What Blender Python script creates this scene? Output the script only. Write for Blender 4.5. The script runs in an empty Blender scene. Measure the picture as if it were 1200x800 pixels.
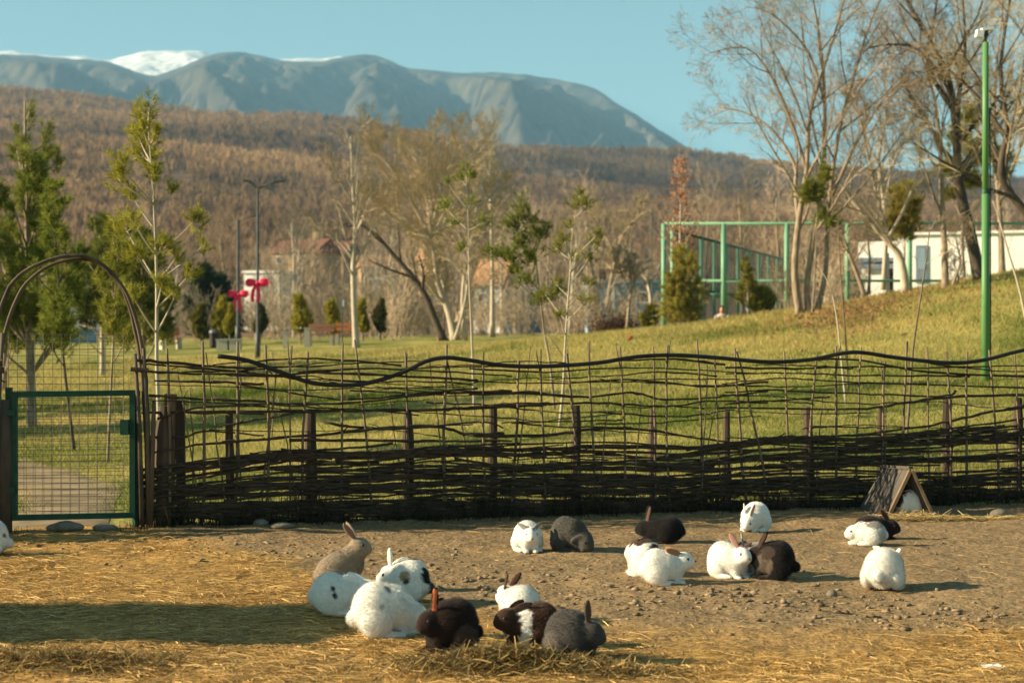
import bpy, math, random
import numpy as np
from mathutils import Vector, Matrix

random.seed(7)
RNG = np.random.default_rng(7)
R = math.radians
scene = bpy.context.scene
col = scene.collection

# ------------------------------------------------------------------ camera, sky, sun, exposure
CAM_H = 1.77
FPX = 2000.0                       # focal length in pixels of the 1200 px wide photograph
cd = bpy.data.cameras.new('camera')
cam = bpy.data.objects.new('camera', cd)
col.objects.link(cam)
cam.location = (0, 0, CAM_H)
cam.rotation_euler = (R(90), 0, 0)
cd.sensor_width = 36.0
cd.lens = FPX / 1200 * 36.0
cd.clip_end = 40000
cd.clip_start = 0.1
cd.dof.use_dof = True
cd.dof.focus_distance = 13.5
cd.dof.aperture_fstop = 2.6
scene.camera = cam

SUN_EL = R(23.0)
SUN_AZ = R(4.0)                    # the sun stands on the left, this much towards the camera
TO_SUN = Vector((-math.cos(SUN_EL) * math.cos(SUN_AZ), -math.cos(SUN_EL) * math.sin(SUN_AZ), math.sin(SUN_EL)))
world = bpy.data.worlds.new('World')
scene.world = world
world.use_nodes = True
wn = world.node_tree
wn.nodes.clear()
wo = wn.nodes.new('ShaderNodeOutputWorld')
bg = wn.nodes.new('ShaderNodeBackground')
sky = wn.nodes.new('ShaderNodeTexSky')
sky.sky_type = 'NISHITA'
sky.sun_disc = False
sky.sun_elevation = SUN_EL
sky.sun_rotation = R(-90) - SUN_AZ
sky.altitude = 500
sky.air_density = 0.75
sky.dust_density = 0.5
sky.ozone_density = 1.0
tint = wn.nodes.new('ShaderNodeMix')
tint.data_type = 'RGBA'
tint.blend_type = 'MULTIPLY'
tint.inputs['Factor'].default_value = 1.0
tint.inputs[7].default_value = (0.82, 1.0, 0.74, 1)
wn.links.new(sky.outputs[0], tint.inputs[6])
wn.links.new(tint.outputs[2], bg.inputs['Color'])
bg.inputs['Strength'].default_value = 0.05
wn.links.new(bg.outputs[0], wo.inputs['Surface'])

sd = bpy.data.lights.new('sun', 'SUN')
sun = bpy.data.objects.new('sun', sd)
col.objects.link(sun)
sd.energy = 5.0
sd.angle = R(0.5)
sd.color = (1.0, 0.82, 0.56)
sun.rotation_euler = TO_SUN.to_track_quat('Z', 'Y').to_euler()
sun.location = (-30, 0, 30)

vs = scene.view_settings
vs.view_transform = 'Standard'
vs.look = 'None'
vs.exposure = 1.72
vs.gamma = 1.0
vs.use_curve_mapping = False
scene.cycles.use_denoising = True
scene.cycles.max_bounces = 6
scene.cycles.transparent_max_bounces = 12
scene.cycles.volume_bounces = 0
scene.cycles.sample_clamp_indirect = 4.0


# ------------------------------------------------------------------ helpers
def W(px, py, d):
    """A point of the photograph at distance d, in the world."""
    return ((px - 600) / FPX * d, d, CAM_H - (py - 400) / FPX * d)


def _hash(ix, iy, seed):
    n = (ix.astype(np.int64) * 374761393 + iy.astype(np.int64) * 668265263 + seed * 144665) & 0xffffffff
    n = ((n ^ (n >> 13)) * 1274126177) & 0xffffffff
    return ((n ^ (n >> 16)) & 0xffff) / 65535.0


def vnoise(x, y, seed=0):
    x = np.asarray(x, float); y = np.asarray(y, float)
    ix = np.floor(x); iy = np.floor(y)
    fx = x - ix; fy = y - iy
    fx = fx * fx * (3 - 2 * fx); fy = fy * fy * (3 - 2 * fy)
    a = _hash(ix, iy, seed); b = _hash(ix + 1, iy, seed)
    c = _hash(ix, iy + 1, seed); d = _hash(ix + 1, iy + 1, seed)
    return (a * (1 - fx) + b * fx) * (1 - fy) + (c * (1 - fx) + d * fx) * fy


def fbm(x, y, seed=0, octaves=4):
    s = 0; a = 0.5; t = 0
    for o in range(octaves):
        s = s + a * vnoise(np.asarray(x) * 2 ** o, np.asarray(y) * 2 ** o, seed + o * 17)
        t += a; a *= 0.5
    return s / t


def tag(o, label=None, cat=None, group=None, kind=None):
    if label: o['label'] = label
    if cat: o['category'] = cat
    if group: o['group'] = group
    if kind: o['kind'] = kind
    return o


def empty(name, loc=(0, 0, 0), rz=0.0):
    o = bpy.data.objects.new(name, None)
    o.empty_display_size = 0.1
    o.location = loc
    o.rotation_euler = (0, 0, rz)
    col.objects.link(o)
    return o


def thing(name, label, cat, loc=(0, 0, 0), rz=0.0, group=None):
    return tag(empty(name, loc, rz), label, cat, group)


def link_mesh(name, me, mat, parent=None, smooth=False):
    if mat: me.materials.append(mat)
    if smooth and len(me.polygons):
        me.polygons.foreach_set('use_smooth', np.ones(len(me.polygons), bool))
    o = bpy.data.objects.new(name, me)
    col.objects.link(o)
    if parent: o.parent = parent
    return o


def mesh_np(name, V, F, mat, parent=None, smooth=False, colors=None):
    """V (n,3), F (m,3 or 4) -> one mesh object; colors (n,3) become the attribute Col."""
    V = np.asarray(V, np.float32); F = np.asarray(F, np.int32)
    me = bpy.data.meshes.new(name)
    k = F.shape[1]
    me.vertices.add(len(V)); me.vertices.foreach_set('co', V.ravel())
    me.loops.add(F.size); me.loops.foreach_set('vertex_index', F.ravel())
    me.polygons.add(len(F))
    me.polygons.foreach_set('loop_start', np.arange(0, F.size, k, dtype=np.int32))
    if colors is not None:
        at = me.attributes.new('Col', 'FLOAT_COLOR', 'POINT')
        c = np.ones((len(V), 4), np.float32); c[:, :3] = colors
        at.data.foreach_set('color', c.ravel())
    me.update(calc_edges=True)
    return link_mesh(name, me, mat, parent, smooth)


class MB:
    """Collects simple solids into one mesh."""
    def __init__(self):
        self.v = []; self.f = []

    def box(self, c, s, rz=0.0, rx=0.0, ry=0.0, M=None):
        if M is None:
            M = Matrix.Translation(c) @ Matrix.Rotation(rz, 4, 'Z') @ Matrix.Rotation(ry, 4, 'Y') @ Matrix.Rotation(rx, 4, 'X')
        n = len(self.v)
        for x in (-.5, .5):
            for y in (-.5, .5):
                for z in (-.5, .5):
                    self.v.append(tuple(M @ Vector((x * s[0], y * s[1], z * s[2]))))
        for q in ((0, 1, 3, 2), (4, 6, 7, 5), (0, 4, 5, 1), (2, 3, 7, 6), (0, 2, 6, 4), (1, 5, 7, 3)):
            self.f.append(tuple(n + i for i in q))
        return self

    def tube(self, pts, rad, sides=6, cap=True):
        n0 = len(self.v); m = len(pts)
        if not hasattr(rad, '__len__'): rad = [rad] * m
        ref = None
        for i in range(m):
            a = pts[max(i - 1, 0)]; b = pts[min(i + 1, m - 1)]
            tx, ty, tz = b[0] - a[0], b[1] - a[1], b[2] - a[2]
            l = math.sqrt(tx * tx + ty * ty + tz * tz) or 1e-9
            tx /= l; ty /= l; tz /= l
            if ref is None:
                ref = (1, 0, 0) if abs(tx) < 0.8 else (0, 1, 0)
            dt = ref[0] * tx + ref[1] * ty + ref[2] * tz
            ux, uy, uz = ref[0] - dt * tx, ref[1] - dt * ty, ref[2] - dt * tz
            l = math.sqrt(ux * ux + uy * uy + uz * uz) or 1e-9
            ux /= l; uy /= l; uz /= l
            ref = (ux, uy, uz)
            wx, wy, wz = ty * uz - tz * uy, tz * ux - tx * uz, tx * uy - ty * ux
            p = pts[i]; r = rad[i]
            for k in range(sides):
                an = 2 * math.pi * k / sides
                c = math.cos(an) * r; s = math.sin(an) * r
                self.v.append((p[0] + ux * c + wx * s, p[1] + uy * c + wy * s, p[2] + uz * c + wz * s))
        for i in range(m - 1):
            for k in range(sides):
                k2 = (k + 1) % sides
                self.f.append((n0 + i * sides + k, n0 + i * sides + k2, n0 + (i + 1) * sides + k2, n0 + (i + 1) * sides + k))
        if cap:
            self.f.append(tuple(n0 + k for k in reversed(range(sides))))
            self.f.append(tuple(n0 + (m - 1) * sides + k for k in range(sides)))
        return self

    def ball(self, c, r, n=8, m=6, M=None):
        if not hasattr(r, '__len__'): r = (r, r, r)
        n0 = len(self.v)
        for j in range(m + 1):
            th = math.pi * j / m
            for i in range(n):
                ph = 2 * math.pi * i / n
                p = Vector((math.sin(th) * math.cos(ph) * r[0], math.sin(th) * math.sin(ph) * r[1], math.cos(th) * r[2]))
                if M: p = M @ p
                self.v.append((c[0] + p.x, c[1] + p.y, c[2] + p.z))
        for j in range(m):
            for i in range(n):
                i2 = (i + 1) % n
                self.f.append((n0 + j * n + i, n0 + (j + 1) * n + i, n0 + (j + 1) * n + i2, n0 + j * n + i2))
        return self

    def poly(self, pts):
        n = len(self.v)
        self.v += [tuple(p) for p in pts]
        self.f.append(tuple(range(n, n + len(pts))))
        return self

    def build(self, name, mat, parent=None, smooth=False):
        me = bpy.data.meshes.new(name)
        me.from_pydata(self.v, [], self.f)
        me.update()
        return link_mesh(name, me, mat, parent, smooth)


def copy_tree(o, parent=None):
    c = o.copy()
    col.objects.link(c)
    if parent: c.parent = parent
    for ch in list(o.children):
        copy_tree(ch, c)
    return c


# ------------------------------------------------------------------ materials
MATS = {}


def mat(name, c1, c2=None, rough=0.8, scale=8.0, detail=4.0, bump=0.0, stretch=(1, 1, 1), metal=0.0, spec=0.3,
        coord='Object', translucent=0.0):
    if name in MATS: return MATS[name]
    m = bpy.data.materials.new(name)
    m.use_nodes = True
    nt = m.node_tree
    b = nt.nodes['Principled BSDF']
    b.inputs['Roughness'].default_value = rough
    b.inputs['Metallic'].default_value = metal
    b.inputs['Specular IOR Level'].default_value = spec
    if c2 is None:
        c2 = tuple(x * 0.75 for x in c1)
    tc = nt.nodes.new('ShaderNodeTexCoord')
    mp = nt.nodes.new('ShaderNodeMapping')
    mp.inputs['Scale'].default_value = stretch
    nz = nt.nodes.new('ShaderNodeTexNoise')
    nz.inputs['Scale'].default_value = scale
    nz.inputs['Detail'].default_value = detail
    rp = nt.nodes.new('ShaderNodeValToRGB')
    rp.color_ramp.elements[0].position = 0.3
    rp.color_ramp.elements[1].position = 0.7
    rp.color_ramp.elements[0].color = (*c1, 1)
    rp.color_ramp.elements[1].color = (*c2, 1)
    L = nt.links.new
    L(tc.outputs[coord], mp.inputs['Vector'])
    L(mp.outputs[0], nz.inputs['Vector'])
    L(nz.outputs['Fac'], rp.inputs['Fac'])
    L(rp.outputs['Color'], b.inputs['Base Color'])
    if bump:
        bp = nt.nodes.new('ShaderNodeBump')
        bp.inputs['Strength'].default_value = bump
        bp.inputs['Distance'].default_value = 0.02
        L(nz.outputs['Fac'], bp.inputs['Height'])
        L(bp.outputs[0], b.inputs['Normal'])
    if translucent:
        tr = nt.nodes.new('ShaderNodeBsdfTranslucent')
        mx = nt.nodes.new('ShaderNodeMixShader')
        mx.inputs[0].default_value = translucent
        L(rp.outputs['Color'], tr.inputs['Color'])
        L(b.outputs[0], mx.inputs[1]); L(tr.outputs[0], mx.inputs[2])
        L(mx.outputs[0], nt.nodes['Material Output'].inputs['Surface'])
    MATS[name] = m
    return m


def attr_mat(name, rough=0.85, translucent=0.0, spec=0.2, sheen=0.0, gain=1.0):
    """Colour from the mesh attribute Col, with a fine noise on top."""
    if name in MATS: return MATS[name]
    m = bpy.data.materials.new(name)
    m.use_nodes = True
    nt = m.node_tree; L = nt.links.new
    b = nt.nodes['Principled BSDF']
    b.inputs['Roughness'].default_value = rough
    b.inputs['Specular IOR Level'].default_value = spec
    if sheen: b.inputs['Sheen Weight'].default_value = sheen
    at = nt.nodes.new('ShaderNodeAttribute'); at.attribute_name = 'Col'
    tc = nt.nodes.new('ShaderNodeTexCoord')
    nz = nt.nodes.new('ShaderNodeTexNoise'); nz.inputs['Scale'].default_value = 60; nz.inputs['Detail'].default_value = 3
    mr = nt.nodes.new('ShaderNodeMapRange')
    mr.inputs['To Min'].default_value = 0.78 * gain; mr.inputs['To Max'].default_value = 1.15 * gain
    mx = nt.nodes.new('ShaderNodeMix'); mx.data_type = 'RGBA'; mx.blend_type = 'MULTIPLY'; mx.inputs['Factor'].default_value = 1
    L(tc.outputs['Object'], nz.inputs['Vector']); L(nz.outputs['Fac'], mr.inputs['Value'])
    L(at.outputs['Color'], mx.inputs[6]); L(mr.outputs[0], mx.inputs[7])
    L(mx.outputs[2], b.inputs['Base Color'])
    if translucent:
        tr = nt.nodes.new('ShaderNodeBsdfTranslucent')
        ms = nt.nodes.new('ShaderNodeMixShader'); ms.inputs[0].default_value = translucent
        L(mx.outputs[2], tr.inputs['Color'])
        L(b.outputs[0], ms.inputs[1]); L(tr.outputs[0], ms.inputs[2])
        L(ms.outputs[0], nt.nodes['Material Output'].inputs['Surface'])
    MATS[name] = m
    return m


def net_mat(name, c, density):
    """Fine netting seen from afar: part of the light passes between the wires."""
    m = bpy.data.materials.new(name)
    m.use_nodes = True
    nt = m.node_tree; L = nt.links.new
    b = nt.nodes['Principled BSDF']
    b.inputs['Base Color'].default_value = (*c, 1); b.inputs['Roughness'].default_value = 0.7
    tc = nt.nodes.new('ShaderNodeTexCoord')
    nz = nt.nodes.new('ShaderNodeTexNoise'); nz.inputs['Scale'].default_value = 1.3
    mr = nt.nodes.new('ShaderNodeMapRange'); mr.inputs['To Min'].default_value = density - .12; mr.inputs['To Max'].default_value = density + .12
    t = nt.nodes.new('ShaderNodeBsdfTransparent')
    ms = nt.nodes.new('ShaderNodeMixShader')
    L(tc.outputs['Object'], nz.inputs['Vector']); L(nz.outputs['Fac'], mr.inputs['Value']); L(mr.outputs[0], ms.inputs[0])
    L(t.outputs[0], ms.inputs[1]); L(b.outputs[0], ms.inputs[2])
    L(ms.outputs[0], nt.nodes['Material Output'].inputs['Surface'])
    return m


BARK = mat('bark', (.15, .11, .072), (.36, .28, .19), scale=14, stretch=(1, 1, .25), bump=.5)
BARK_PALE = mat('pale_bark', (.34, .28, .20), (.50, .43, .33), scale=10, stretch=(1, 1, .3), bump=.4)
BARK_DARK = mat('dark_bark', (.05, .038, .027), (.10, .075, .05), scale=14, stretch=(1, 1, .3), bump=.5)
TWIG = mat('twig', (.27, .20, .125), (.42, .32, .205), scale=3)
TWIG_GOLD = mat('golden_twig', (.36, .275, .145), (.50, .39, .22), scale=3)
TWIG_PALE = mat('pale_twig', (.27, .21, .14), (.36, .29, .2), scale=3)
WATTLE = mat('wattle_branch', (.014, .009, .005), (.085, .055, .032), scale=9, detail=6, stretch=(.25, 5, 5), bump=.5)
STICK = mat('stick', (.10, .070, .042), (.22, .155, .095), scale=9, stretch=(1, 1, .3), bump=.4)
POST = mat('post_wood', (.026, .017, .011), (.095, .066, .042), scale=7, detail=8, stretch=(1, 1, .15), bump=.9)
PIPE = mat('black_pipe', (.012, .011, .010), (.03, .027, .024), rough=.5, scale=5)
GREEN_DARK = mat('dark_green_paint', (.006, .045, .026), (.012, .075, .04), rough=.55, scale=12)
GREEN_POLE = mat('green_paint', (.065, .19, .06), (.11, .26, .085), rough=.5, scale=5, detail=8, stretch=(1, 1, .12), spec=.35)
GREEN_COURT = mat('court_green_paint', (.13, .29, .17), (.17, .36, .22), rough=.5, scale=2)
WIRE = mat('wire', (.05, .045, .035), (.11, .095, .07), rough=.6, scale=30)
LAMP_GREY = mat('lamp_metal', (.05, .055, .05), (.09, .09, .085), rough=.5, scale=6)
RIBBON = mat('red_ribbon', (.82, .014, .08), (.90, .035, .12), rough=.45, scale=12)
WHITE_WALL = mat('white_render', (.74, .72, .66), (.84, .82, .76), rough=.9, scale=.6, detail=6)
OCHRE_WALL = mat('ochre_render', (.30, .20, .11), (.40, .28, .16), rough=.9, scale=.6)
ROOF_RED = mat('red_tile', (.16, .065, .042), (.24, .10, .062), rough=.85, scale=2.5, stretch=(1, 1, 5))
ROOF_OCHRE = mat('ochre_tile', (.40, .20, .10), (.48, .27, .14), rough=.85, scale=2.5)
BLUE_WALL = mat('blue_wall', (.16, .24, .30), (.22, .30, .36), rough=.8, scale=.8)
DARK_GLASS = mat('window_glass', (.03, .045, .055), (.06, .08, .09), rough=.15, scale=1, spec=.6)
BLUE_TRIM = mat('blue_trim', (.12, .17, .22), (.16, .21, .26), rough=.6, scale=2)
CONCRETE = mat('concrete', (.42, .37, .29), (.52, .47, .38), scale=9, detail=6)
BENCH_RED = mat('bench_wood', (.22, .10, .065), (.30, .14, .085), scale=6, stretch=(.2, 1, 1))
ORANGE = mat('orange_paint', (.36, .13, .05), (.44, .17, .06), scale=5)
LEAF = attr_mat('leaf', translucent=.42)
FUR = attr_mat('fur', rough=.95, spec=.08, sheen=.15)
EYE = mat('eye', (.012, .008, .006), (.02, .012, .01), rough=.12, spec=.6, scale=5)
STONE = mat('stone', (.09, .075, .058), (.22, .185, .14), scale=9, detail=8, bump=.5)

# ------------------------------------------------------------------ the lie of the land
PXS = np.array([-1500, -600, 0, 300, 600, 800, 950, 1200, 1800, 2700], float)
DS = np.array([15, 18.2, 20, 30, 45, 52, 60, 80, 110, 160, 400], float)
ZT = np.array([
    [0, 0, 0, 0, 0, 0, 0, 0, 0, 0],
    [0, 0, 0, 0, 0, 0, 0, 0, 0, 0],
    [0, 0, 0, .05, .12, .15, .2, .25, .3, .3],
    [0, 0, .05, .25, .6, .8, .95, 1.15, 1.7, 1.9],
    [.2, .2, .4, .75, 1.2, 1.8, 2.25, 3.4, 4.6, 5],
    [.4, .4, .6, .95, 1.45, 2.3, 2.8, 4.15, 5.6, 6],
    [.6, .6, .85, 1.2, 1.7, 2.35, 2.7, 4.0, 5.6, 6],
    [1.2, 1.2, 1.4, 1.65, 1.95, 2.25, 2.5, 3.0, 4, 4.5],
    [1.7, 1.7, 1.75, 1.9, 2.2, 2.4, 2.6, 2.8, 3, 3.2],
    [2.2, 2.2, 2.2, 2.2, 2.4, 2.4, 2.6, 2.6, 2.8, 2.8],
    [2.6, 2.6, 2.6, 2.6, 2.6, 2.6, 2.6, 2.6, 2.6, 2.6]])
_lx = np.linspace(-1500, 2700, 211); _ld = np.linspace(math.log(15), math.log(400), 161)
_g = np.array([[0.0] * len(_lx)] * len(DS))
for i in range(len(DS)):
    _g[i] = np.interp(_lx, PXS, ZT[i])
_G = np.array([np.interp(_ld, np.log(DS), _g[:, j]) for j in range(len(_lx))]).T
for _ in range(2):
    for ax, k in ((0, 3), (1, 4)):
        P = np.pad(_G, [(k, k) if a == ax else (0, 0) for a in (0, 1)], mode='edge')
        _G = sum(np.take(P, range(i, i + _G.shape[ax]), axis=ax) for i in range(2 * k + 1)) / (2 * k + 1)


def fence_d(x):
    return 16.85 + 0.28 * x


def H(x, y):
    """Height of the ground at world x, y."""
    x = np.asarray(x, float); y = np.asarray(y, float)
    d = np.clip(y, 15, 400)
    px = np.clip(600 + FPX * x / d, -1499, 2699)
    a = (px + 1500) / 4200 * 210; b = (np.log(d) - _ld[0]) / (_ld[-1] - _ld[0]) * 160
    i = np.clip(a.astype(int), 0, 209); j = np.clip(b.astype(int), 0, 159)
    fa = a - i; fb = b - j
    z = (_G[j, i] * (1 - fa) + _G[j, i + 1] * fa) * (1 - fb) + (_G[j + 1, i] * (1 - fa) + _G[j + 1, i + 1] * fa) * fb
    w = np.clip((y - fence_d(np.clip(x, -20, 20)) - .5) / 4, 0, 1)
    z = z + w * ((fbm(x * .35, y * .35, 3, 3) - .5) * .16 + (fbm(x * 1.7, y * 1.7, 5, 2) - .5) * .05)
    return z


def HZ(x, y):
    return float(H(x, y))


def P(px, d):
    """Ground point under photograph column px at distance d."""
    x = (px - 600) / FPX * d
    return (x, d, HZ(x, d))


def grid_mesh(name, xs, ys, zf, m, smooth=True, colors=None):
    X, Y = np.meshgrid(xs, ys)
    Z = zf(X, Y)
    V = np.stack([X, Y, Z], -1).reshape(-1, 3)
    nx, ny = len(xs), len(ys)
    I = np.arange(nx * ny).reshape(ny, nx)
    F = np.stack([I[:-1, :-1], I[:-1, 1:], I[1:, 1:], I[1:, :-1]], -1).reshape(-1, 4)
    return mesh_np(name, V, F, m, None, smooth, colors)


# lawn material: patches of green and straw-coloured winter grass
def lawn_mat():
    m = bpy.data.materials.new('lawn'); m.use_nodes = True
    nt = m.node_tree; L = nt.links.new
    b = nt.nodes['Principled BSDF']; b.inputs['Roughness'].default_value = .95; b.inputs['Specular IOR Level'].default_value = .1
    tc = nt.nodes.new('ShaderNodeTexCoord')
    n1 = nt.nodes.new('ShaderNodeTexNoise'); n1.inputs['Scale'].default_value = .35; n1.inputs['Detail'].default_value = 6
    n2 = nt.nodes.new('ShaderNodeTexNoise'); n2.inputs['Scale'].default_value = 9; n2.inputs['Detail'].default_value = 5
    r1 = nt.nodes.new('ShaderNodeValToRGB')
    r1.color_ramp.elements[0].position = .35; r1.color_ramp.elements[0].color = (.12, .145, .022, 1)
    r1.color_ramp.elements[1].position = .66; r1.color_ramp.elements[1].color = (.40, .33, .10, 1)
    r2 = nt.nodes.new('ShaderNodeMapRange'); r2.inputs['To Min'].default_value = .55; r2.inputs['To Max'].default_value = 1.3
    mx = nt.nodes.new('ShaderNodeMix'); mx.data_type = 'RGBA'; mx.blend_type = 'MULTIPLY'; mx.inputs['Factor'].default_value = 1
    bp = nt.nodes.new('ShaderNodeBump'); bp.inputs['Strength'].default_value = .8; bp.inputs['Distance'].default_value = .06
    L(tc.outputs['Object'], n1.inputs['Vector']); L(tc.outputs['Object'], n2.inputs['Vector'])
    L(n1.outputs['Fac'], r1.inputs['Fac']); L(n2.outputs['Fac'], r2.inputs['Value'])
    L(r1.outputs['Color'], mx.inputs[6]); L(r2.outputs[0], mx.inputs[7]); L(mx.outputs[2], b.inputs['Base Color'])
    L(n2.outputs['Fac'], bp.inputs['Height']); L(bp.outputs[0], b.inputs['Normal'])
    return m


def seg(*parts):
    out = []
    for a, b, n in parts:
        out += list(np.linspace(a, b, n, endpoint=False))
    return np.array(out + [parts[-1][1]])


def lawn_z(X, Y):
    z = H(X, Y)
    f = fence_d(np.clip(X, -20, 20))
    z = np.where(Y < f - .15, -.08, z)                       # under the pen
    return np.where(Y > 400, z - np.clip((Y - 400) / 300, 0, 1) * 4, z)


g = grid_mesh('ground', seg((-11000, -300, 10), (-300, -40, 26), (-40, -14, 52), (-14, 24, 160), (24, 60, 60), (60, 300, 24), (300, 11000, 10)),
              seg((-4000, -20, 6), (-20, 14, 17), (14, 32, 100), (32, 65, 130), (65, 120, 60), (120, 400, 30), (400, 11000, 12)), lawn_z, lawn_mat())
tag(g, 'winter lawn rising towards a low bank behind the fence', 'ground', kind='structure')


# pen floor: trodden earth with straw
def pen_mat():
    m = bpy.data.materials.new('pen_earth'); m.use_nodes = True
    nt = m.node_tree; L = nt.links.new; N = nt.nodes.new
    b = nt.nodes['Principled BSDF']; b.inputs['Roughness'].default_value = .95; b.inputs['Specular IOR Level'].default_value = .12
    tc = N('ShaderNodeTexCoord')
    n1 = N('ShaderNodeTexNoise'); n1.inputs['Scale'].default_value = 1.1; n1.inputs['Detail'].default_value = 6
    n2 = N('ShaderNodeTexNoise'); n2.inputs['Scale'].default_value = 26; n2.inputs['Detail'].default_value = 6
    mp = N('ShaderNodeMapping'); mp.inputs['Scale'].default_value = (7, 40, 10); mp.inputs['Rotation'].default_value = (0, 0, .12)
    n3 = N('ShaderNodeTexNoise'); n3.inputs['Scale'].default_value = 1.6; n3.inputs['Detail'].default_value = 4
    at = N('ShaderNodeAttribute'); at.attribute_name = 'Col'
    earth = N('ShaderNodeValToRGB')
    earth.color_ramp.elements[0].position = .3; earth.color_ramp.elements[0].color = (.15, .098, .049, 1)
    earth.color_ramp.elements[1].position = .72; earth.color_ramp.elements[1].color = (.335, .235, .122, 1)
    straw = N('ShaderNodeValToRGB')
    straw.color_ramp.elements[0].position = .36; straw.color_ramp.elements[0].color = (.17, .088, .026, 1)
    straw.color_ramp.elements[1].position = .68; straw.color_ramp.elements[1].color = (.54, .33, .10, 1)
    ad = N('ShaderNodeMath'); ad.operation = 'ADD'
    mr = N('ShaderNodeMapRange'); mr.inputs['From Min'].default_value = .62; mr.inputs['From Max'].default_value = 1.12
    mx = N('ShaderNodeMix'); mx.data_type = 'RGBA'
    mu = N('ShaderNodeMix'); mu.data_type = 'RGBA'; mu.blend_type = 'MULTIPLY'; mu.inputs['Factor'].default_value = 1
    v = N('ShaderNodeMapRange'); v.inputs['To Min'].default_value = .6; v.inputs['To Max'].default_value = 1.3
    bp = N('ShaderNodeBump'); bp.inputs['Strength'].default_value = .9; bp.inputs['Distance'].default_value = .02
    L(tc.outputs['Object'], n1.inputs['Vector']); L(tc.outputs['Object'], n2.inputs['Vector'])
    L(tc.outputs['Object'], mp.inputs['Vector']); L(mp.outputs[0], n3.inputs['Vector'])
    L(n2.outputs['Fac'], earth.inputs['Fac']); L(n3.outputs['Fac'], straw.inputs['Fac'])
    L(at.outputs['Fac'], ad.inputs[0]); L(n1.outputs['Fac'], ad.inputs[1]); L(ad.outputs[0], mr.inputs['Value'])
    L(mr.outputs[0], mx.inputs['Factor']); L(earth.outputs['Color'], mx.inputs[6]); L(straw.outputs['Color'], mx.inputs[7])
    L(n1.outputs['Fac'], v.inputs['Value'])
    L(mx.outputs[2], mu.inputs[6]); L(v.outputs[0], mu.inputs[7]); L(mu.outputs[2], b.inputs['Base Color'])
    L(n2.outputs['Fac'], bp.inputs['Height']); L(bp.outputs[0], b.inputs['Normal'])
    return m


def straw_amount(x, y):
    """How much straw lies at a spot of the pen, 0..1: much on the left and in front, little on the right and by the fence."""
    lim = 11.3 + np.clip(-(x + .3) * 1.5, -1.0, 4.8)
    a = np.clip((lim - y) / 1.6 + .35, 0, 1)
    return np.clip(a * (.55 + .9 * fbm(x * 1.1, y * 1.1, 11, 3)) , 0, 1)


def pen_z(X, Y):
    f = np.clip((fence_d(np.clip(X, -14, 14)) - Y) / .6, 0, 1)
    z = .012 + (fbm(X * .8, Y * .8, 21, 3) - .5) * .07 * f
    z = z + (fbm(X * 5, Y * 5, 23, 3) - .45) * .035 + (vnoise(X * 19, Y * 19, 29) - .5) * .009
    return z + (1 - f) * .03


def PZ(x, y):
    return float(pen_z(np.array(x), np.array(y)))


xs = seg((-14, -5.6, 40), (-5.6, 5.8, 420), (5.8, 14, 40)); ts = seg((-4, 8.2, 30), (8.2, 17.2, 330))
TX, TY = np.meshgrid(xs, ts)
YY = np.where(TY > 8.2, 8.2 + (TY - 8.2) / 9.0 * (fence_d(TX) + .25 - 8.2), TY)
V = np.stack([TX, YY, pen_z(TX, YY)], -1).reshape(-1, 3)
I = np.arange(TX.size).reshape(TX.shape)
F = np.stack([I[:-1, :-1], I[:-1, 1:], I[1:, 1:], I[1:, :-1]], -1).reshape(-1, 4)
sa = straw_amount(TX, YY).reshape(-1, 1)
pen = mesh_np('pen_ground', V, F, pen_mat(), None, True, np.repeat(sa, 3, 1))
tag(pen, 'trodden brown earth floor of the rabbit pen', 'ground', kind='structure')

# gravel path beyond the gate
pm = mat('path_gravel', (.12, .09, .042), (.33, .235, .13), scale=2.2, detail=8, bump=.6)
pts = [(-4.25, 15.7, .42), (-4.55, 17.6, .5), (-5.25, 20, .6), (-6.4, 22.5, .7), (-8.2, 25, 1), (-11, 28, 1.1), (-16, 31, 1.2)]
V = []; F = []
tt = np.linspace(0, len(pts) - 1, 60)
for t in tt:
    i = min(int(t), len(pts) - 2); f = t - i
    a, b = np.array(pts[i]), np.array(pts[i + 1]); p = a * (1 - f) + b * f
    n = np.array([b[1] - a[1], a[0] - b[0]]); n = n / np.linalg.norm(n)
    for k in range(9):
        s = (k / 4 - 1) * p[2] * (1 + .12 * math.sin(t * 3 + k))
        q = p[:2] + n * s
        V.append((q[0], q[1], HZ(q[0], q[1]) + .035 - .03 * abs(k / 4 - 1) ** 3))
for i in range(59):
    for k in range(8):
        F.append((i * 9 + k, i * 9 + k + 1, i * 9 + k + 10, i * 9 + k + 9))
tag(mesh_np('path', V, F, pm, None, True), 'pale gravel path leading away behind the gate', 'path', kind='structure')


# ------------------------------------------------------------------ hills, forest and mountains
def interp_pts(pts, px):
    p = np.array(pts, float)
    return np.interp(px, p[:, 0], p[:, 1])


HILL_D = np.array([120, 300, 550, 850, 1150, 1500, 1750], float)
HILL_PX = np.array([-500, 0, 300, 600, 800, 1000, 1200, 1700], float)
HILL_Y = np.array([
    [388, 388, 388, 386, 384, 384, 384, 384],
    [330, 332, 335, 338, 338, 335, 330, 325],
    [225, 232, 245, 268, 268, 272, 275, 275],
    [150, 163, 190, 228, 232, 240, 247, 250],
    [120, 128, 155, 197, 226, 226, 230, 232],
    [100, 105, 129, 163, 170, 201, 214, 220],
    [115, 120, 140, 175, 182, 210, 222, 228]], float)
HILL_SKY = [(-500, 98), (0, 105), (60, 107), (130, 112), (200, 119), (250, 125), (300, 128), (350, 133), (400, 140), (450, 146), (500, 150),
            (560, 159), (610, 163), (640, 163), (680, 169), (720, 172), (800, 170), (830, 173), (900, 186), (1000, 201), (1100, 208), (1200, 213), (1700, 220)]


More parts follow.
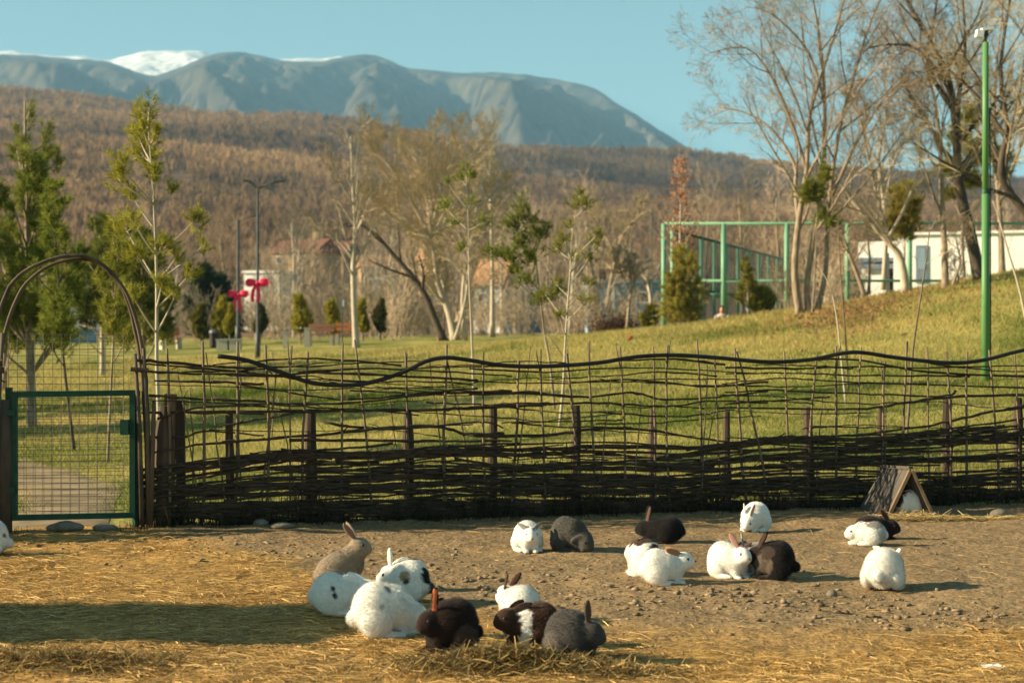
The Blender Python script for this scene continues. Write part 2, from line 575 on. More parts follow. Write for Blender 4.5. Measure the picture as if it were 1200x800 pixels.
def hill_z(px, d):
    px = np.asarray(px, float); d = np.asarray(d, float)
    cols = np.array([np.interp(px, HILL_PX, r) for r in HILL_Y])
    cols[5] = interp_pts(HILL_SKY, px)
    j = np.clip(np.searchsorted(HILL_D, d, side='right') - 1, 0, len(HILL_D) - 2)
    f = np.clip((d - HILL_D[j]) / (HILL_D[j + 1] - HILL_D[j]), 0, 1)
    sh = cols.shape[1:]
    ix = np.indices(sh)
    a = cols[(j, *ix)]; b = cols[(np.minimum(j + 1, len(HILL_D) - 1), *ix)]
    y = a * (1 - f) + b * f
    z = CAM_H - (y - 400) / FPX * d
    x = (px - 600) / FPX * d
    return z + (fbm(x / 160, d / 160, 41, 4) - .5) * np.clip(d - 150, 0, 700) * .034 - np.clip(d / 1500, 0, 1) * 9


pxs = np.linspace(-500, 1700, 180); ds = np.concatenate([np.linspace(120, 600, 50), np.linspace(620, 1900, 70)])
PX, D = np.meshgrid(pxs, ds)
V = np.stack([(PX - 600) / FPX * D, D, hill_z(PX, D)], -1).reshape(-1, 3)
I = np.arange(PX.size).reshape(PX.shape)
F = np.stack([I[:-1, :-1], I[:-1, 1:], I[1:, 1:], I[1:, :-1]], -1).reshape(-1, 4)
hm = mat('hill_floor', (.14, .095, .058), (.22, .15, .09), rough=1, scale=.012, detail=8, spec=.05)
tag(mesh_np('hills', V, F, hm, None, True), 'brown wooded winter hills behind the park', 'hills', kind='structure')


def forest():
    """The leafless wood on the hills: every tree a fan of thin twig blades round a trunk."""
    n = 19000
    d = 330 + (1650 - 330) * RNG.random(n) ** .85
    px = -140 + RNG.random(n) * 1500
    x = (px - 600) / FPX * d
    z = hill_z(px, d)
    clump = fbm(x / 90, d / 90, 55, 4)
    keep = RNG.random(n) < np.clip((clump - .25) * 3.2, .3, 1)
    x, d, z, clump, px = x[keep], d[keep], z[keep], clump[keep], px[keep]
    n = len(x)
    h = (7 + 5 * RNG.random(n)) * np.clip(.62 + d / 2200, .6, 1.1)
    w = h * (.48 + .22 * RNG.random(n))
    k = 60
    base = np.stack([x, d, z], -1)[:, None, :]
    ph = RNG.random((n, k)) * 2 * math.pi; rr = np.sqrt(RNG.random((n, k)))
    dome = np.sqrt(1 - .85 * rr * rr)
    top = np.stack([np.cos(ph) * rr * w[:, None], np.sin(ph) * rr * w[:, None], h[:, None] * (.35 + .65 * dome * (.72 + .28 * RNG.random((n, k))))], -1)
    t0 = .35 + .4 * RNG.random((n, k, 1))
    root = top * t0; root[..., 2] = top[..., 2] * (np.where(RNG.random((n, k)) < .3, .02, .40) + .48 * RNG.random((n, k)))
    nrm = np.stack([np.cos(ph) * rr, np.sin(ph) * rr, .35 + .5 * dome], -1)
    side = np.cross(nrm, top - root); side /= np.linalg.norm(side, axis=-1, keepdims=True) + 1e-9
    side = (side + RNG.normal(size=(n, k, 3)) * .25) * (w[:, None, None] * .045 + .06)
    v = np.stack([root - side, root + side, top], 2) + base[:, :, None, :]
    hue = np.clip((fbm(x / 260, d / 260, 77, 3) - .5) * 2 + .5 + (RNG.random(n) - .5) * .5, 0, 1)[:, None]
    c = np.array([.195, .123, .066]) * (1 - hue) + np.array([.30, .197, .10]) * hue
    dark = ((px > 640) & (d > 1050) & (d < 1450))[:, None]
    c = np.where(dark, c * .72, c) * (.95 + .1 * RNG.random((n, 1)))
    c = c * (.68 + .64 * np.clip((fbm(x / 120 + 9, d / 170, 83, 3) - .28) * 2.2, 0, 1))[:, None]
    c = np.repeat(c, k * 3, 0)
    F = np.arange(n * k * 3).reshape(-1, 3)
    o = mesh_np('forest', v.reshape(-1, 3), F, attr_mat('forest_twigs', translucent=.6), None, False, c)
    tag(o, 'brown leafless forest covering the hills', 'forest', kind='stuff')


forest()

RIDGE = [(-700, 110), (-300, 80), (-100, 70), (0, 63), (25, 64), (60, 67), (100, 70), (130, 73), (160, 84), (176, 91), (195, 84), (220, 75), (240, 65), (262, 61), (285, 61),
         (300, 64), (325, 70), (345, 72), (372, 73), (400, 67), (430, 62), (450, 67), (476, 80), (500, 82), (540, 86), (575, 84), (625, 88), (660, 94), (690, 100),
         (706, 107), (722, 122), (740, 130), (760, 143), (797, 168), (840, 195), (950, 235), (1100, 270), (1500, 300)]
SNOWR = [(-700, 90), (-200, 70), (0, 60), (22, 60), (40, 64), (70, 66), (95, 65), (128, 71), (150, 64), (170, 60), (205, 59), (238, 60), (256, 66), (290, 72), (322, 70), (345, 69),
         (380, 68), (405, 65), (420, 70), (450, 90), (600, 140), (800, 220)]


def mountain(name, sky_pts, d_top, d_foot, foot_y, rough_amp, m, label, seed, px0, px1):
    pxs = np.linspace(px0, px1, 420); ts = np.linspace(0, 1, 110)
    PX, T = np.meshgrid(pxs, ts)
    sk = interp_pts(sky_pts, pxs)
    sk = np.convolve(np.pad(sk, 2, mode='edge'), np.ones(5) / 5, 'valid') + (fbm(pxs / 14, pxs * 0, seed, 3) - .5) * 2.2
    ztop = (400 - sk) / FPX * d_top
    zfoot = (400 - foot_y) / FPX * d_foot
    D = d_foot + (d_top - d_foot) * T
    x = (PX - 600) / FPX * D
    # broad spurs and side valleys running slantwise down the face
    q = PX / 150 + T * .9 + .5 * fbm(PX / 120, T * 1.6, seed + 2, 2)
    spur = 1 - np.abs(2 * fbm(q, T * .9 + PX / 700, seed + 5, 2) - 1)
    q2 = PX / 60 - T * 1.5
    sub = 1 - np.abs(2 * fbm(q2, T * 2.2, seed + 15, 2) - 1)
    fall = T ** .8
    Z = zfoot + (ztop[None, :] - zfoot) * fall
    amp = rough_amp * np.sin(np.pi * np.clip(T, 0, 1)) ** .6
    Z = Z + (spur - .72) * amp * 2.0 + (sub - .7) * amp * .55 + (fbm(PX / 8, T * 22, seed + 9, 3) - .5) * amp * .30
    cap = CAM_H + (400 - (sk[None, :] + (1 - T) * 14)) / FPX * D
    Z = np.where(T < .999, np.minimum(Z, cap), Z)
    V = np.stack([x, D, Z], -1).reshape(-1, 3)
    # the far side
    back = np.stack([(pxs - 600) / FPX * (d_top + 900), np.full_like(pxs, d_top + 900), ztop - 260], -1)
    V = np.concatenate([V, back])
    nx = len(pxs); I = np.arange(V.shape[0]).reshape(-1, nx)
    F = np.stack([I[:-1, :-1], I[:-1, 1:], I[1:, 1:], I[1:, :-1]], -1).reshape(-1, 4)
    tag(mesh_np(name, V, F, m, None, True), label, 'mountain', kind='structure')


mm = mat('mountain_wood', (.004, .010, .014), (.105, .088, .06), rough=1, scale=.012, detail=9, spec=.02)
sm = mat('mountain_snow', (.34, .35, .36), (.92, .91, .88), rough=.9, scale=.022, detail=9, spec=.1)
mountain('mountain', RIDGE, 5200, 3000, 250, 190, mm, 'long blue wooded mountain ridge behind the hills', 101, -700, 1500)
mountain('mountain', SNOWR, 7000, 5600, 150, 60, sm, 'snow covered summit showing behind the blue ridge', 131, -500, 800)


# ------------------------------------------------------------------ trees
def rnd(a, b): return a + (b - a) * random.random()


def unit(v):
    l = math.sqrt(v[0] ** 2 + v[1] ** 2 + v[2] ** 2) or 1e-9
    return (v[0] / l, v[1] / l, v[2] / l)


def perp(d, ang):
    ref = (0, 0, 1) if abs(d[2]) < .9 else (1, 0, 0)
    a = unit((d[1] * ref[2] - d[2] * ref[1], d[2] * ref[0] - d[0] * ref[2], d[0] * ref[1] - d[1] * ref[0]))
    b = (d[1] * a[2] - d[2] * a[1], d[2] * a[0] - d[0] * a[2], d[0] * a[1] - d[1] * a[0])
    c, s = math.cos(ang), math.sin(ang)
    return tuple(a[i] * c + b[i] * s for i in range(3))


def branch_path(p, d, L, n, wig, up):
    pts = [p]
    for i in range(n):
        d = unit((d[0] + rnd(-wig, wig), d[1] + rnd(-wig, wig), d[2] + rnd(-wig, wig) + up))
        p = (p[0] + d[0] * L / n, p[1] + d[1] * L / n, p[2] + d[2] * L / n)
        pts.append(p)
    return pts


def sprout(parent, rad, L, level, spec, wood, twigs):
    """Side branches along a parent path, and theirs in turn."""
    n, t0, ang, ratio, up = spec[level]
    last = level == len(spec) - 1
    m = len(parent) - 1
    a0 = rnd(0, 6.28)
    for i in range(n):
        t = t0 + (1 - t0) * (i + rnd(.2, .8)) / n
        f = t * m; k = min(int(f), m - 1); f -= k
        p = tuple(parent[k][j] * (1 - f) + parent[k + 1][j] * f for j in range(3))
        d = unit(tuple(parent[k + 1][j] - parent[k][j] for j in range(3)))
        a0 += 2.4 + rnd(-.5, .5)
        q = perp(d, a0); an = ang * rnd(.7, 1.3)
        nd = unit(tuple(d[j] * math.cos(an) + q[j] * math.sin(an) for j in range(3)))
        l = L * ratio * rnd(.6, 1.2) * (1.15 - .55 * t)
        r = rad * (1 - .75 * t) * .55
        r = max(r, spec_min)
        path = branch_path(p, nd, l, 3 if last else 4, .16, up)
        rr = [max(r * (1 - .7 * s / (len(path) - 1)), spec_min * .7) for s in range(len(path))]
        (twigs if level >= 1 else wood).tube(path, rr, 3 if level >= 1 else 5, cap=False)
        if not last:
            sprout(path, r, l, level + 1, spec, wood, twigs)


spec_min = .006
SPEC_BIG = [(10, .28, .75, .40, .07), (8, .2, .7, .5, .04), (6, .2, .7, .58, .03), (5, .2, .6, .7, .0)]
SPEC_MED = [(10, .3, .7, .40, .08), (7, .2, .65, .5, .05), (7, .2, .65, .55, .03), (4, .2, .6, .6, .0)]
SPEC_SMALL = [(9, .3, .6, .33, .08), (5, .25, .6, .5, .04)]


def smooth_path(pts, sub=3):
    out = []
    n = len(pts)
    for i in range(n - 1):
        p0, p1, p2, p3 = pts[max(i - 1, 0)], pts[i], pts[i + 1], pts[min(i + 2, n - 1)]
        for s in range(sub):
            t = s / sub
            out.append(tuple(.5 * (2 * p1[j] + (p2[j] - p0[j]) * t + (2 * p0[j] - 5 * p1[j] + 4 * p2[j] - p3[j]) * t * t
                                   + (3 * p1[j] - p0[j] - 3 * p2[j] + p3[j]) * t ** 3) for j in range(len(p1))))
    out.append(tuple(pts[-1]))
    return out


def bare_tree(name, label, px, d, stems, spec=SPEC_BIG, bark=BARK, twig=TWIG, group=None, minr=.0038, depth=.9, taper=.8):
    """stems: list of (radius m, [(px, py), ...]); the first starts at the ground. Depth wanders so that the crown is round."""
    global spec_min
    spec_min = minr
    ox, oy, oz = P(px, d)
    t = thing(name, label, 'tree', (ox, oy, oz), group=group)
    wood, twigs = MB(), MB()
    for si, (r, pp) in enumerate(stems):
        dd = rnd(-depth, depth) if si else 0.0
        path = []
        for i, (a, b) in enumerate(pp):
            x, y, z = W(a, b, d)
            off = dd * (i / (len(pp) - 1))
            path.append((x - ox, off + rnd(-.04, .04), z - oz))
        path[0] = (path[0][0], 0, path[0][2])
        path = smooth_path(path, 3)
        L = sum(math.dist(path[i], path[i + 1]) for i in range(len(path) - 1))
        n = len(path)
        rr = [max(r * (1 - taper * i / (n - 1)), minr) for i in range(n)]
        if path[0][2] < .4: rr[0] *= 1.35; rr[1] *= 1.08
        wood.tube(path, rr, 8)
        sprout(path, r, L, 0, spec, wood, twigs)
    wood.build('trunk', bark, t, True)
    twigs.build('crown', twig, t)
    return t


# the tall leafless tree left of centre on the bank
bare_tree('bare_tree', 'tall leafless tree with several stems rising from the top of the grass bank', 945, 48, [
    (.115, [(938, 372), (931, 320), (936, 260), (945, 200), (950, 130), (975, 50), (1000, -40)]),
    (.10, [(948, 372), (946, 330), (955, 270), (966, 190), (966, 100), (958, 30), (945, -40)]),
    (.085, [(957, 366), (968, 320), (972, 250), (984, 160), (1003, 90), (1025, 20), (1050, -30)]),
    (.07, [(936, 262), (934, 220), (935, 190), (912, 150), (880, 126), (850, 118)]),
    (.06, [(945, 200), (930, 150), (905, 90), (875, 55), (830, 62)]),
    (.06, [(975, 230), (1000, 170), (1030, 120), (1060, 90)]),
    (.045, [(966, 120), (948, 60), (905, 15), (870, 5)])], SPEC_BIG, BARK, TWIG, depth=1.6)
bare_tree('bare_tree', 'leafless tree with a thick curved trunk behind the green pole', 1140, 49, [
    (.20, [(1150, 335), (1138, 280), (1124, 215), (1121, 160), (1112, 95), (1085, 40), (1050, -20)]),
    (.10, [(1121, 165), (1128, 110), (1140, 50), (1140, -30)]),
    (.09, [(1118, 130), (1090, 75), (1100, 20), (1110, -40)]),
    (.08, [(1124, 200), (1160, 150), (1195, 90), (1240, 40)]),
    (.07, [(1110, 100), (1075, 60), (1040, 55), (1010, 62)])], SPEC_BIG, BARK_DARK, TWIG, depth=1.4)
bare_tree('bare_tree', 'pale leaning tree forking low on the bank beside the white building', 1062, 50, [
    (.13, [(1062, 346), (1056, 305), (1042, 285), (1020, 260), (990, 222), (965, 190)]),
    (.07, [(1044, 287), (1030, 240), (1022, 200), (1010, 150), (1000, 110)]),
    (.06, [(1040, 280), (1060, 240), (1075, 190), (1070, 130)])], SPEC_MED, BARK_PALE, TWIG_PALE, depth=1.0)
bare_tree('bare_tree', 'slim upright pale tree with sprouting base between the leaning tree and the green pole', 1108, 48, [
    (.11, [(1108, 346), (1107, 290), (1104, 230), (1102, 170), (1094, 110), (1078, 60)]),
    (.045, [(1112, 344), (1122, 310), (1116, 285), (1112, 270)]),
    (.04, [(1118, 342), (1128, 325), (1124, 300)]),
    (.05, [(1102, 180), (1085, 130), (1060, 100)])], SPEC_MED, BARK, TWIG, depth=1.0)
bare_tree('bare_tree', 'dark crooked tree at the right edge of the bank', 1225, 46, [
    (.16, [(1240, 320), (1222, 270), (1195, 240), (1172, 205), (1180, 150), (1172, 80), (1185, -10)]),
    (.10, [(1222, 270), (1215, 200), (1225, 120), (1205, 40), (1210, -40)]),
    (.07, [(1178, 160), (1150, 110), (1120, 75), (1100, 70)])], SPEC_BIG, BARK_DARK, TWIG_GOLD, depth=1.5)
bare_tree('bare_tree', 'short forked tree beside the corner of the white building', 1012, 54, [
    (.08, [(1014, 348), (1004, 320), (994, 295), (986, 270), (975, 250)]),
    (.05, [(1018, 345), (1020, 300), (1015, 260), (1020, 215)])], SPEC_MED, BARK, TWIG, depth=.8)
bare_tree('bare_tree', 'grey leafless tree rising behind the bank at the right', 1170, 62, [
    (.12, [(1175, 330), (1172, 250), (1165, 160), (1168, 80), (1175, 10)]),
    (.08, [(1170, 240), (1200, 160), (1225, 90)]), (.08, [(1168, 200), (1140, 130), (1130, 70)])], SPEC_MED, BARK, TWIG_GOLD, depth=1.6, minr=.009)
bare_tree('bare_tree', 'bare slender tree between the tall stems and the curved trunk', 1035, 64, [
    (.10, [(1035, 340), (1038, 260), (1030, 190), (1040, 120), (1032, 60)]),
    (.06, [(1034, 220), (1060, 160), (1070, 110)]), (.06, [(1034, 200), (1008, 150), (1000, 110)])], SPEC_MED, BARK_PALE, TWIG_PALE, depth=1.6, minr=.009)

# the centre of the park
bare_tree('bare_tree', 'large golden twigged tree with a fan crown in the middle of the park', 535, 74, [
    (.20, [(534, 401), (526, 365), (513, 330), (508, 295), (505, 278)]),
    (.075, [(505, 280), (490, 250), (470, 215), (450, 185), (440, 170)]),
    (.075, [(505, 280), (500, 240), (488, 195), (478, 160)]),
    (.075, [(505, 278), (512, 235), (520, 190), (522, 150)]),
    (.07, [(506, 278), (528, 240), (550, 205), (568, 175)]),
    (.09, [(507, 278), (535, 255), (570, 230), (590, 205)]),
    (.08, [(505, 285), (480, 268), (455, 250), (440, 235)])], [(13, .12, .6, .46, .09), (9, .12, .6, .5, .07), (9, .12, .6, .55, .05), (7, .1, .55, .6, .03)],
    BARK_PALE, TWIG_GOLD, depth=3.2, minr=.0042)
bare_tree('bare_tree', 'dark trunk leaning far to the left beside the golden tree', 521, 72, [
    (.17, [(521, 402), (508, 370), (498, 345), (480, 320), (462, 300), (440, 275), (418, 262), (400, 262)]),
    (.09, [(495, 342), (497, 320), (492, 300)])], SPEC_SMALL, BARK_DARK, TWIG_GOLD, depth=1.0, minr=.010)
bare_tree('bare_tree', 'slim pale birch standing left of the golden tree', 414, 66, [
    (.13, [(418, 412), (415, 360), (414, 310), (416, 265), (413, 215), (411, 160)]),
    (.055, [(414, 305), (400, 285), (375, 268), (362, 255)]), (.045, [(415, 280), (428, 250), (440, 215)]),
    (.045, [(414, 240), (398, 210), (385, 180)])], [(14, .25, .55, .3, .10), (7, .2, .6, .5, .06), (5, .2, .6, .55, .03)], BARK_PALE, TWIG_PALE, depth=1.2, minr=.009)
bare_tree('bare_tree', 'thin forked tree just right of the golden tree', 548, 70, [
    (.10, [(545, 400), (542, 350), (546, 310), (552, 280), (560, 230)]), (.07, [(533, 398), (545, 355), (550, 300), (540, 260)])],
    SPEC_MED, BARK_PALE, TWIG_GOLD, depth=1.2, minr=.009)
bare_tree('bare_tree', 'tall straight bare pole tree right of the golden crown', 577, 82, [
    (.12, [(577, 395), (577, 330), (576, 270), (574, 210), (575, 175)])], [(12, .35, .6, .25, .08), (6, .2, .6, .5, .05), (4, .2, .6, .5, .02)],
    BARK_PALE, TWIG_PALE, depth=1, minr=.009)
bare_tree('bare_tree', 'rusty twigged bare tree left of the court fence', 722, 96, [
    (.16, [(712, 362), (716, 330), (722, 300), (728, 275)]), (.09, [(722, 300), (705, 265), (700, 245)]), (.09, [(726, 280), (745, 255), (752, 240)])],
    [(10, .2, .6, .5, .08), (7, .15, .6, .5, .06), (6, .15, .6, .55, .04)], BARK, TWIG_GOLD, depth=1.6, minr=.014)
bare_tree('bare_tree', 'pale pollarded stump tree in front of the blue building', 762, 78, [
    (.10, [(764, 376), (762, 345), (757, 325), (756, 312)]), (.05, [(760, 335), (770, 318), (775, 305)])], SPEC_SMALL, BARK_PALE, TWIG_PALE, depth=.5, minr=.009)
bare_tree('bare_tree', 'small bare tree leaning over the dark hedge', 738, 76, [
    (.07, [(735, 385), (738, 350), (743, 330), (742, 305)]), (.04, [(740, 345), (728, 320), (722, 300)])], SPEC_MED, BARK, TWIG, depth=.6, minr=.009)


# far bare trees between the park and the hills
def far_tree_proto(seed, hpx=9.0):
    global spec_min
    random.seed(seed); spec_min = .012
    t = thing('far_bare_tree', '', 'tree')
    wood, twigs = MB(), MB()
    hgt = rnd(7, 9)
    stem = branch_path((0, 0, 0), (0, 0, 1), hgt, 7, .06, .05)
    wood.tube(stem, [.17 * (1 - .8 * i / 7) + .02 for i in range(8)], 6)
    sprout(stem, .16, hgt, 0, [(14, .2, .6, .45, .09), (8, .15, .6, .5, .06), (6, .15, .6, .55, .03)], wood, twigs)
    wood.build('trunk', (BARK, BARK_PALE, BARK)[seed % 3], t, True)
    twigs.build('crown', (TWIG, TWIG_PALE, TWIG)[seed % 3], t)
    return t


protos = [far_tree_proto(s) for s in (301, 302, 303, 304)]
FAR = [(60, 150), (105, 130), (85, 175), (150, 145), (205, 160), (240, 185), (270, 140), (318, 170), (345, 125), (372, 150), (395, 190), (330, 110), (455, 130),
       (480, 165), (470, 105), (590, 115), (612, 150), (640, 130), (655, 170), (668, 108), (690, 145), (735, 165), (700, 118), (760, 180), (790, 130), (825, 150), (850, 175), (885, 140), (905, 165), (915, 115),
       (1000, 170), (1060, 185), (1130, 160), (1190, 175), (20, 160), (-30, 150), (440, 180), (560, 185), (520, 150), (300, 195), (630, 190), (175, 200),
       (322, 140), (335, 155), (352, 135), (365, 168), (383, 142), (408, 150), (428, 138), (450, 160), (500, 142), (535, 160), (600, 168), (312, 150), (990, 130), (1075, 140), (1165, 140), (870, 110), (945, 140)]
used = set()
for i, (px, d) in enumerate(FAR):
    k = i % 4
    o = protos[k] if k not in used else copy_tree(protos[k])
    used.add(k)
    x = (px - 600) / FPX * d
    z = max(HZ(x, d), float(hill_z(np.array([px]), np.array([d]))[0]) if d >= 120 else -9) - .1
    o.location = (x, d, z)
    o.rotation_euler = (0, 0, rnd(0, 6.28))
    s = rnd(.75, 1.2) * (.8 if 310 <= px <= 410 else 1); o.scale = (s, s, s * rnd(.9, 1.15))
    tag(o, 'bare brown tree in the loose wood at the foot of the hills', 'tree', 'bare trees at the foot of the hills')


# bare shrubs: a thicket along the far edge of the lawn
def shrub_proto(seed):
    global spec_min
    random.seed(seed); spec_min = .009
    t = thing('bare_shrub', '', 'shrub')
    wood, twigs = MB(), MB()
    for i in range(9):
        a = rnd(0, 6.28); s = rnd(.1, .6)
        p = branch_path((rnd(-.3, .3), rnd(-.3, .3), 0), unit((math.cos(a) * s, math.sin(a) * s, 1)), rnd(1.6, 2.8), 4, .12, .02)
        wood.tube(p, [.022, .018, .014, .01, .008], 4)
        sprout(p, .02, 2.2, 1, [(0, 0, 0, 0, 0), (8, .15, .6, .4, .05), (6, .15, .6, .5, .02)], wood, twigs)
    wood.build('stems', TWIG, t); twigs.build('crown', (TWIG, TWIG_PALE)[seed % 2], t)
    return t


sp = [shrub_proto(s) for s in (401, 402)]
SHR = [(330, 92), (352, 100), (370, 96), (300, 100), (445, 90), (462, 84), (480, 96), (430, 98), (455, 104), (575, 92), (590, 84), (605, 98), (620, 88), (640, 96), (655, 86), (668, 100),
       (680, 84), (695, 92), (708, 88), (748, 90), (775, 86), (560, 100), (495, 104), (315, 110), (230, 100), (210, 108), (245, 96), (510, 110), (728, 104), (762, 102),
       (300, 122), (314, 128), (328, 124), (342, 132), (356, 126), (370, 130), (384, 125), (398, 131), (412, 124), (430, 128), (446, 124), (462, 131), (480, 125), (500, 130), (545, 128), (570, 131), (600, 127),
       (970, 60), (985, 63), (925, 58), (1000, 66)]
for i, (px, d) in enumerate(SHR):
    o = sp[i % 2] if i < 2 else copy_tree(sp[i % 2])
    x, y, z = P(px, d)
    o.location = (x, y, z - .05); o.rotation_euler = (0, 0, rnd(0, 6.28))
    s = rnd(.7, 1.25) * (.75 if d < 70 else 1.5 if d > 120 else 1); o.scale = (s * 1.2, s * 1.2, s)
    tag(o, 'tangled leafless shrub in the thicket along the far edge of the lawn', 'shrub', 'bare shrubs edging the lawn')


# ------------------------------------------------------------------ conifers
def needles(cs, dirs, n, length, width, c1, c2, spread=.9):
    """n needles round each tuft centre, pointing mostly along its direction."""
    m = len(cs)
    cs = np.repeat(np.asarray(cs, float), n, 0); dirs = np.repeat(np.asarray(dirs, float), n, 0)
    k = len(cs)
    r = RNG.normal(size=(k, 3)); r /= np.linalg.norm(r, axis=1, keepdims=True)
    v = dirs + r * spread; v /= np.linalg.norm(v, axis=1, keepdims=True)
    s = np.cross(v, RNG.normal(size=(k, 3))); s /= np.linalg.norm(s, axis=1, keepdims=True)
    l = length * (.6 + .7 * RNG.random((k, 1)))
    base = cs + dirs * (RNG.random((k, 1)) - .5) * length * 1.2
    V = np.stack([base - s * width / 2, base + s * width / 2, base + v * l], 1).reshape(-1, 3)
    t = RNG.random((m, 1)).repeat(n, 0) * .7 + RNG.random((k, 1)) * .3
    c = np.asarray(c1) * (1 - t) + np.asarray(c2) * t
    return V, np.arange(3 * k).reshape(-1, 3), np.repeat(c, 3, 0)


def pine(name, label, px, d, trunk, r, blobs, c1, c2, bark=BARK, nl=.11, nw=.011, dens=1.0, depth=.6, per=26, group=None, cat='tree', twigr=.006):
    """trunk [(px, py)...] from the ground up; blobs (px, py, rx, ry) of foliage, each carried by a branch."""
    ox, oy, oz = P(px, d)
    t = thing(name, label, cat, (ox, oy, oz), group=group)
    wood = MB()
    tr = []
    for i, (a, b) in enumerate(trunk):
        x, y, z = W(a, b, d)
        tr.append((x - ox, rnd(-.03, .03), (z - oz) if i else -.05))
    tr = smooth_path(tr, 3)
    wood.tube(tr, [max(r * (1 - .85 * i / (len(tr) - 1)), .006) for i in range(len(tr))], 7)
    cs, dr = [], []
    for bl in blobs:
        bx, by, rx, ry = bl[:4]
        x, y, z = W(bx, by, d)
        k = d / FPX; rx *= k; ry *= k
        c = np.array([x - ox, rnd(-depth, depth), z - oz])
        # branch from the trunk, starting lower than the blob
        q = min(tr, key=lambda p: abs(p[2] - (c[2] - .95 * math.hypot(c[0] - p[0], c[1]))))
        mid = ((q[0] + c[0]) / 2, (q[1] + c[1]) / 2, (q[2] + c[2]) / 2 - .02)
        wood.tube(smooth_path([q, mid, tuple(c)], 3), [r * .28 * (1 - .11 * i) + .004 for i in range(7)], 4)
        ax = unit(tuple(c[j] - q[j] for j in range(3))); ax = np.array(unit((ax[0] * .7, ax[1] * .7, ax[2] + .7)))
        n = max(8, int(dens * 1250 * (rx * rx * ry) ** (2 / 3)))
        for i in range(n):
            v = RNG.normal(size=3) * .58
            p = c + v * np.array([rx, max(rx * .8, .05), ry])
            cs.append(p)
            e = ax * .9 + np.array([v[0], v[1], v[2] * .4]) * .8
            dr.append(e / (np.linalg.norm(e) + 1e-9))
            if i % 6 == 0:
                wood.tube([tuple(c - ax * ry * .5), tuple(p)], [twigr, twigr * .6], 3, cap=False)
    wood.build('trunk', bark, t, True)
    V, F, C = needles(cs, dr, per, nl, nw, c1, c2)
    mesh_np('crown', V, F, LEAF, t, False, C)
    return t


def cone_blobs(px, top, bot, hw, n, seed, lean=0.0, rx=(5, 10), ry=(8, 18), taper=.75):
    random.seed(seed)
    out = []
    for i in range(n):
        f = (i + rnd(.1, .9)) / n
        y = top + (bot - top) * f
        w = hw * (f ** taper) * (1.0 if f < .8 else .85)
        x = px + lean * (1 - f) + (rnd(-1, 1)) * w
        s = .6 + .6 * f
        out.append((x, y, rnd(*rx) * s, rnd(*ry) * s))
    return out


PG1, PG2 = (.085, .12, .018), (.32, .33, .05)
YG1, YG2 = (.19, .20, .025), (.46, .41, .06)
pine('pine_tree', 'tallest dense green pine at the left edge of the park', 36, 31.5, [(38, 512), (36, 440), (34, 330), (31, 220), (29, 118)], .10,
     [(29, 128, 4, 14), (9, 165, 5, 24), (49, 165, 6, 22), (56, 185, 5, 18), (29, 170, 5, 22)] + cone_blobs(36, 180, 400, 54, 80, 11), PG1, PG2, dens=1.25, depth=.75, nl=.13)
pine('pine_tree', 'yellow green young pine with a pale thin trunk behind the fence end', 184, 21, [(185, 572), (186, 500), (184, 420), (183, 330), (180, 240), (176, 170), (172, 125)], .032,
     [(160, 128, 4, 12), (178, 128, 6, 11), (172, 150, 12, 12), (155, 152, 10, 12), (182, 160, 8, 12), (160, 175, 12, 12), (146, 195, 10, 12), (140, 210, 8, 10), (175, 190, 10, 12), (187, 208, 9, 9),
      (205, 222, 6, 6), (150, 225, 10, 8), (226, 254, 9, 13), (140, 265, 14, 10), (160, 258, 10, 8), (190, 285, 12, 9), (238, 285, 6, 10), (222, 322, 9, 8), (205, 300, 8, 8), (165, 300, 10, 9), (196, 330, 9, 8), (160, 345, 8, 8), (212, 345, 8, 6)],
     YG1, YG2, BARK_PALE, nl=.09, nw=.009, dens=1.7, depth=.35)
pine('pine_tree', 'slender dark stemmed pine leaning right behind the gate arch', 85, 27, [(87, 526), (80, 470), (74, 410), (70, 350), (66, 290), (62, 230)], .03,
     cone_blobs(66, 215, 400, 36, 44, 12), PG1, (.30, .32, .05), BARK_DARK, dens=1.0, depth=.5)
pine('pine_tree', 'thin pine with olive tufts between the arch and the pale trunk', 128, 24, [(126, 562), (129, 480), (133, 400), (136, 330), (138, 270)], .025,
     cone_blobs(140, 262, 400, 34, 32, 13, rx=(5, 9), ry=(6, 11)), (.12, .14, .02), (.36, .34, .05), BARK, dens=.9, depth=.4)
pine('pine_tree', 'pine with a short bare grey trunk standing out on the lawn beyond the arch', 121, 52, [(120, 432), (120, 400), (119, 350), (118, 300), (116, 262)], .09,
     cone_blobs(118, 258, 375, 40, 44, 14), (.07, .10, .018), (.26, .27, .045), BARK_PALE, dens=.75, depth=1.0, nl=.17, nw=.02)
pine('pine_tree', 'bushy pine right behind the yellow green pine', 168, 48, [(168, 425), (168, 380), (167, 330), (168, 280)], .08,
     cone_blobs(168, 272, 392, 40, 46, 15), (.075, .105, .018), (.28, .28, .045), BARK, dens=.75, depth=1.0, nl=.16, nw=.018)
pine('pine_tree', 'dark pine in the gap left of the arch top', 5, 45, [(5, 430), (6, 380), (8, 300), (6, 230)], .09,
     cone_blobs(6, 220, 400, 45, 46, 16), (.06, .09, .016), (.24, .25, .04), BARK, dens=.75, depth=1.0, nl=.16, nw=.018)
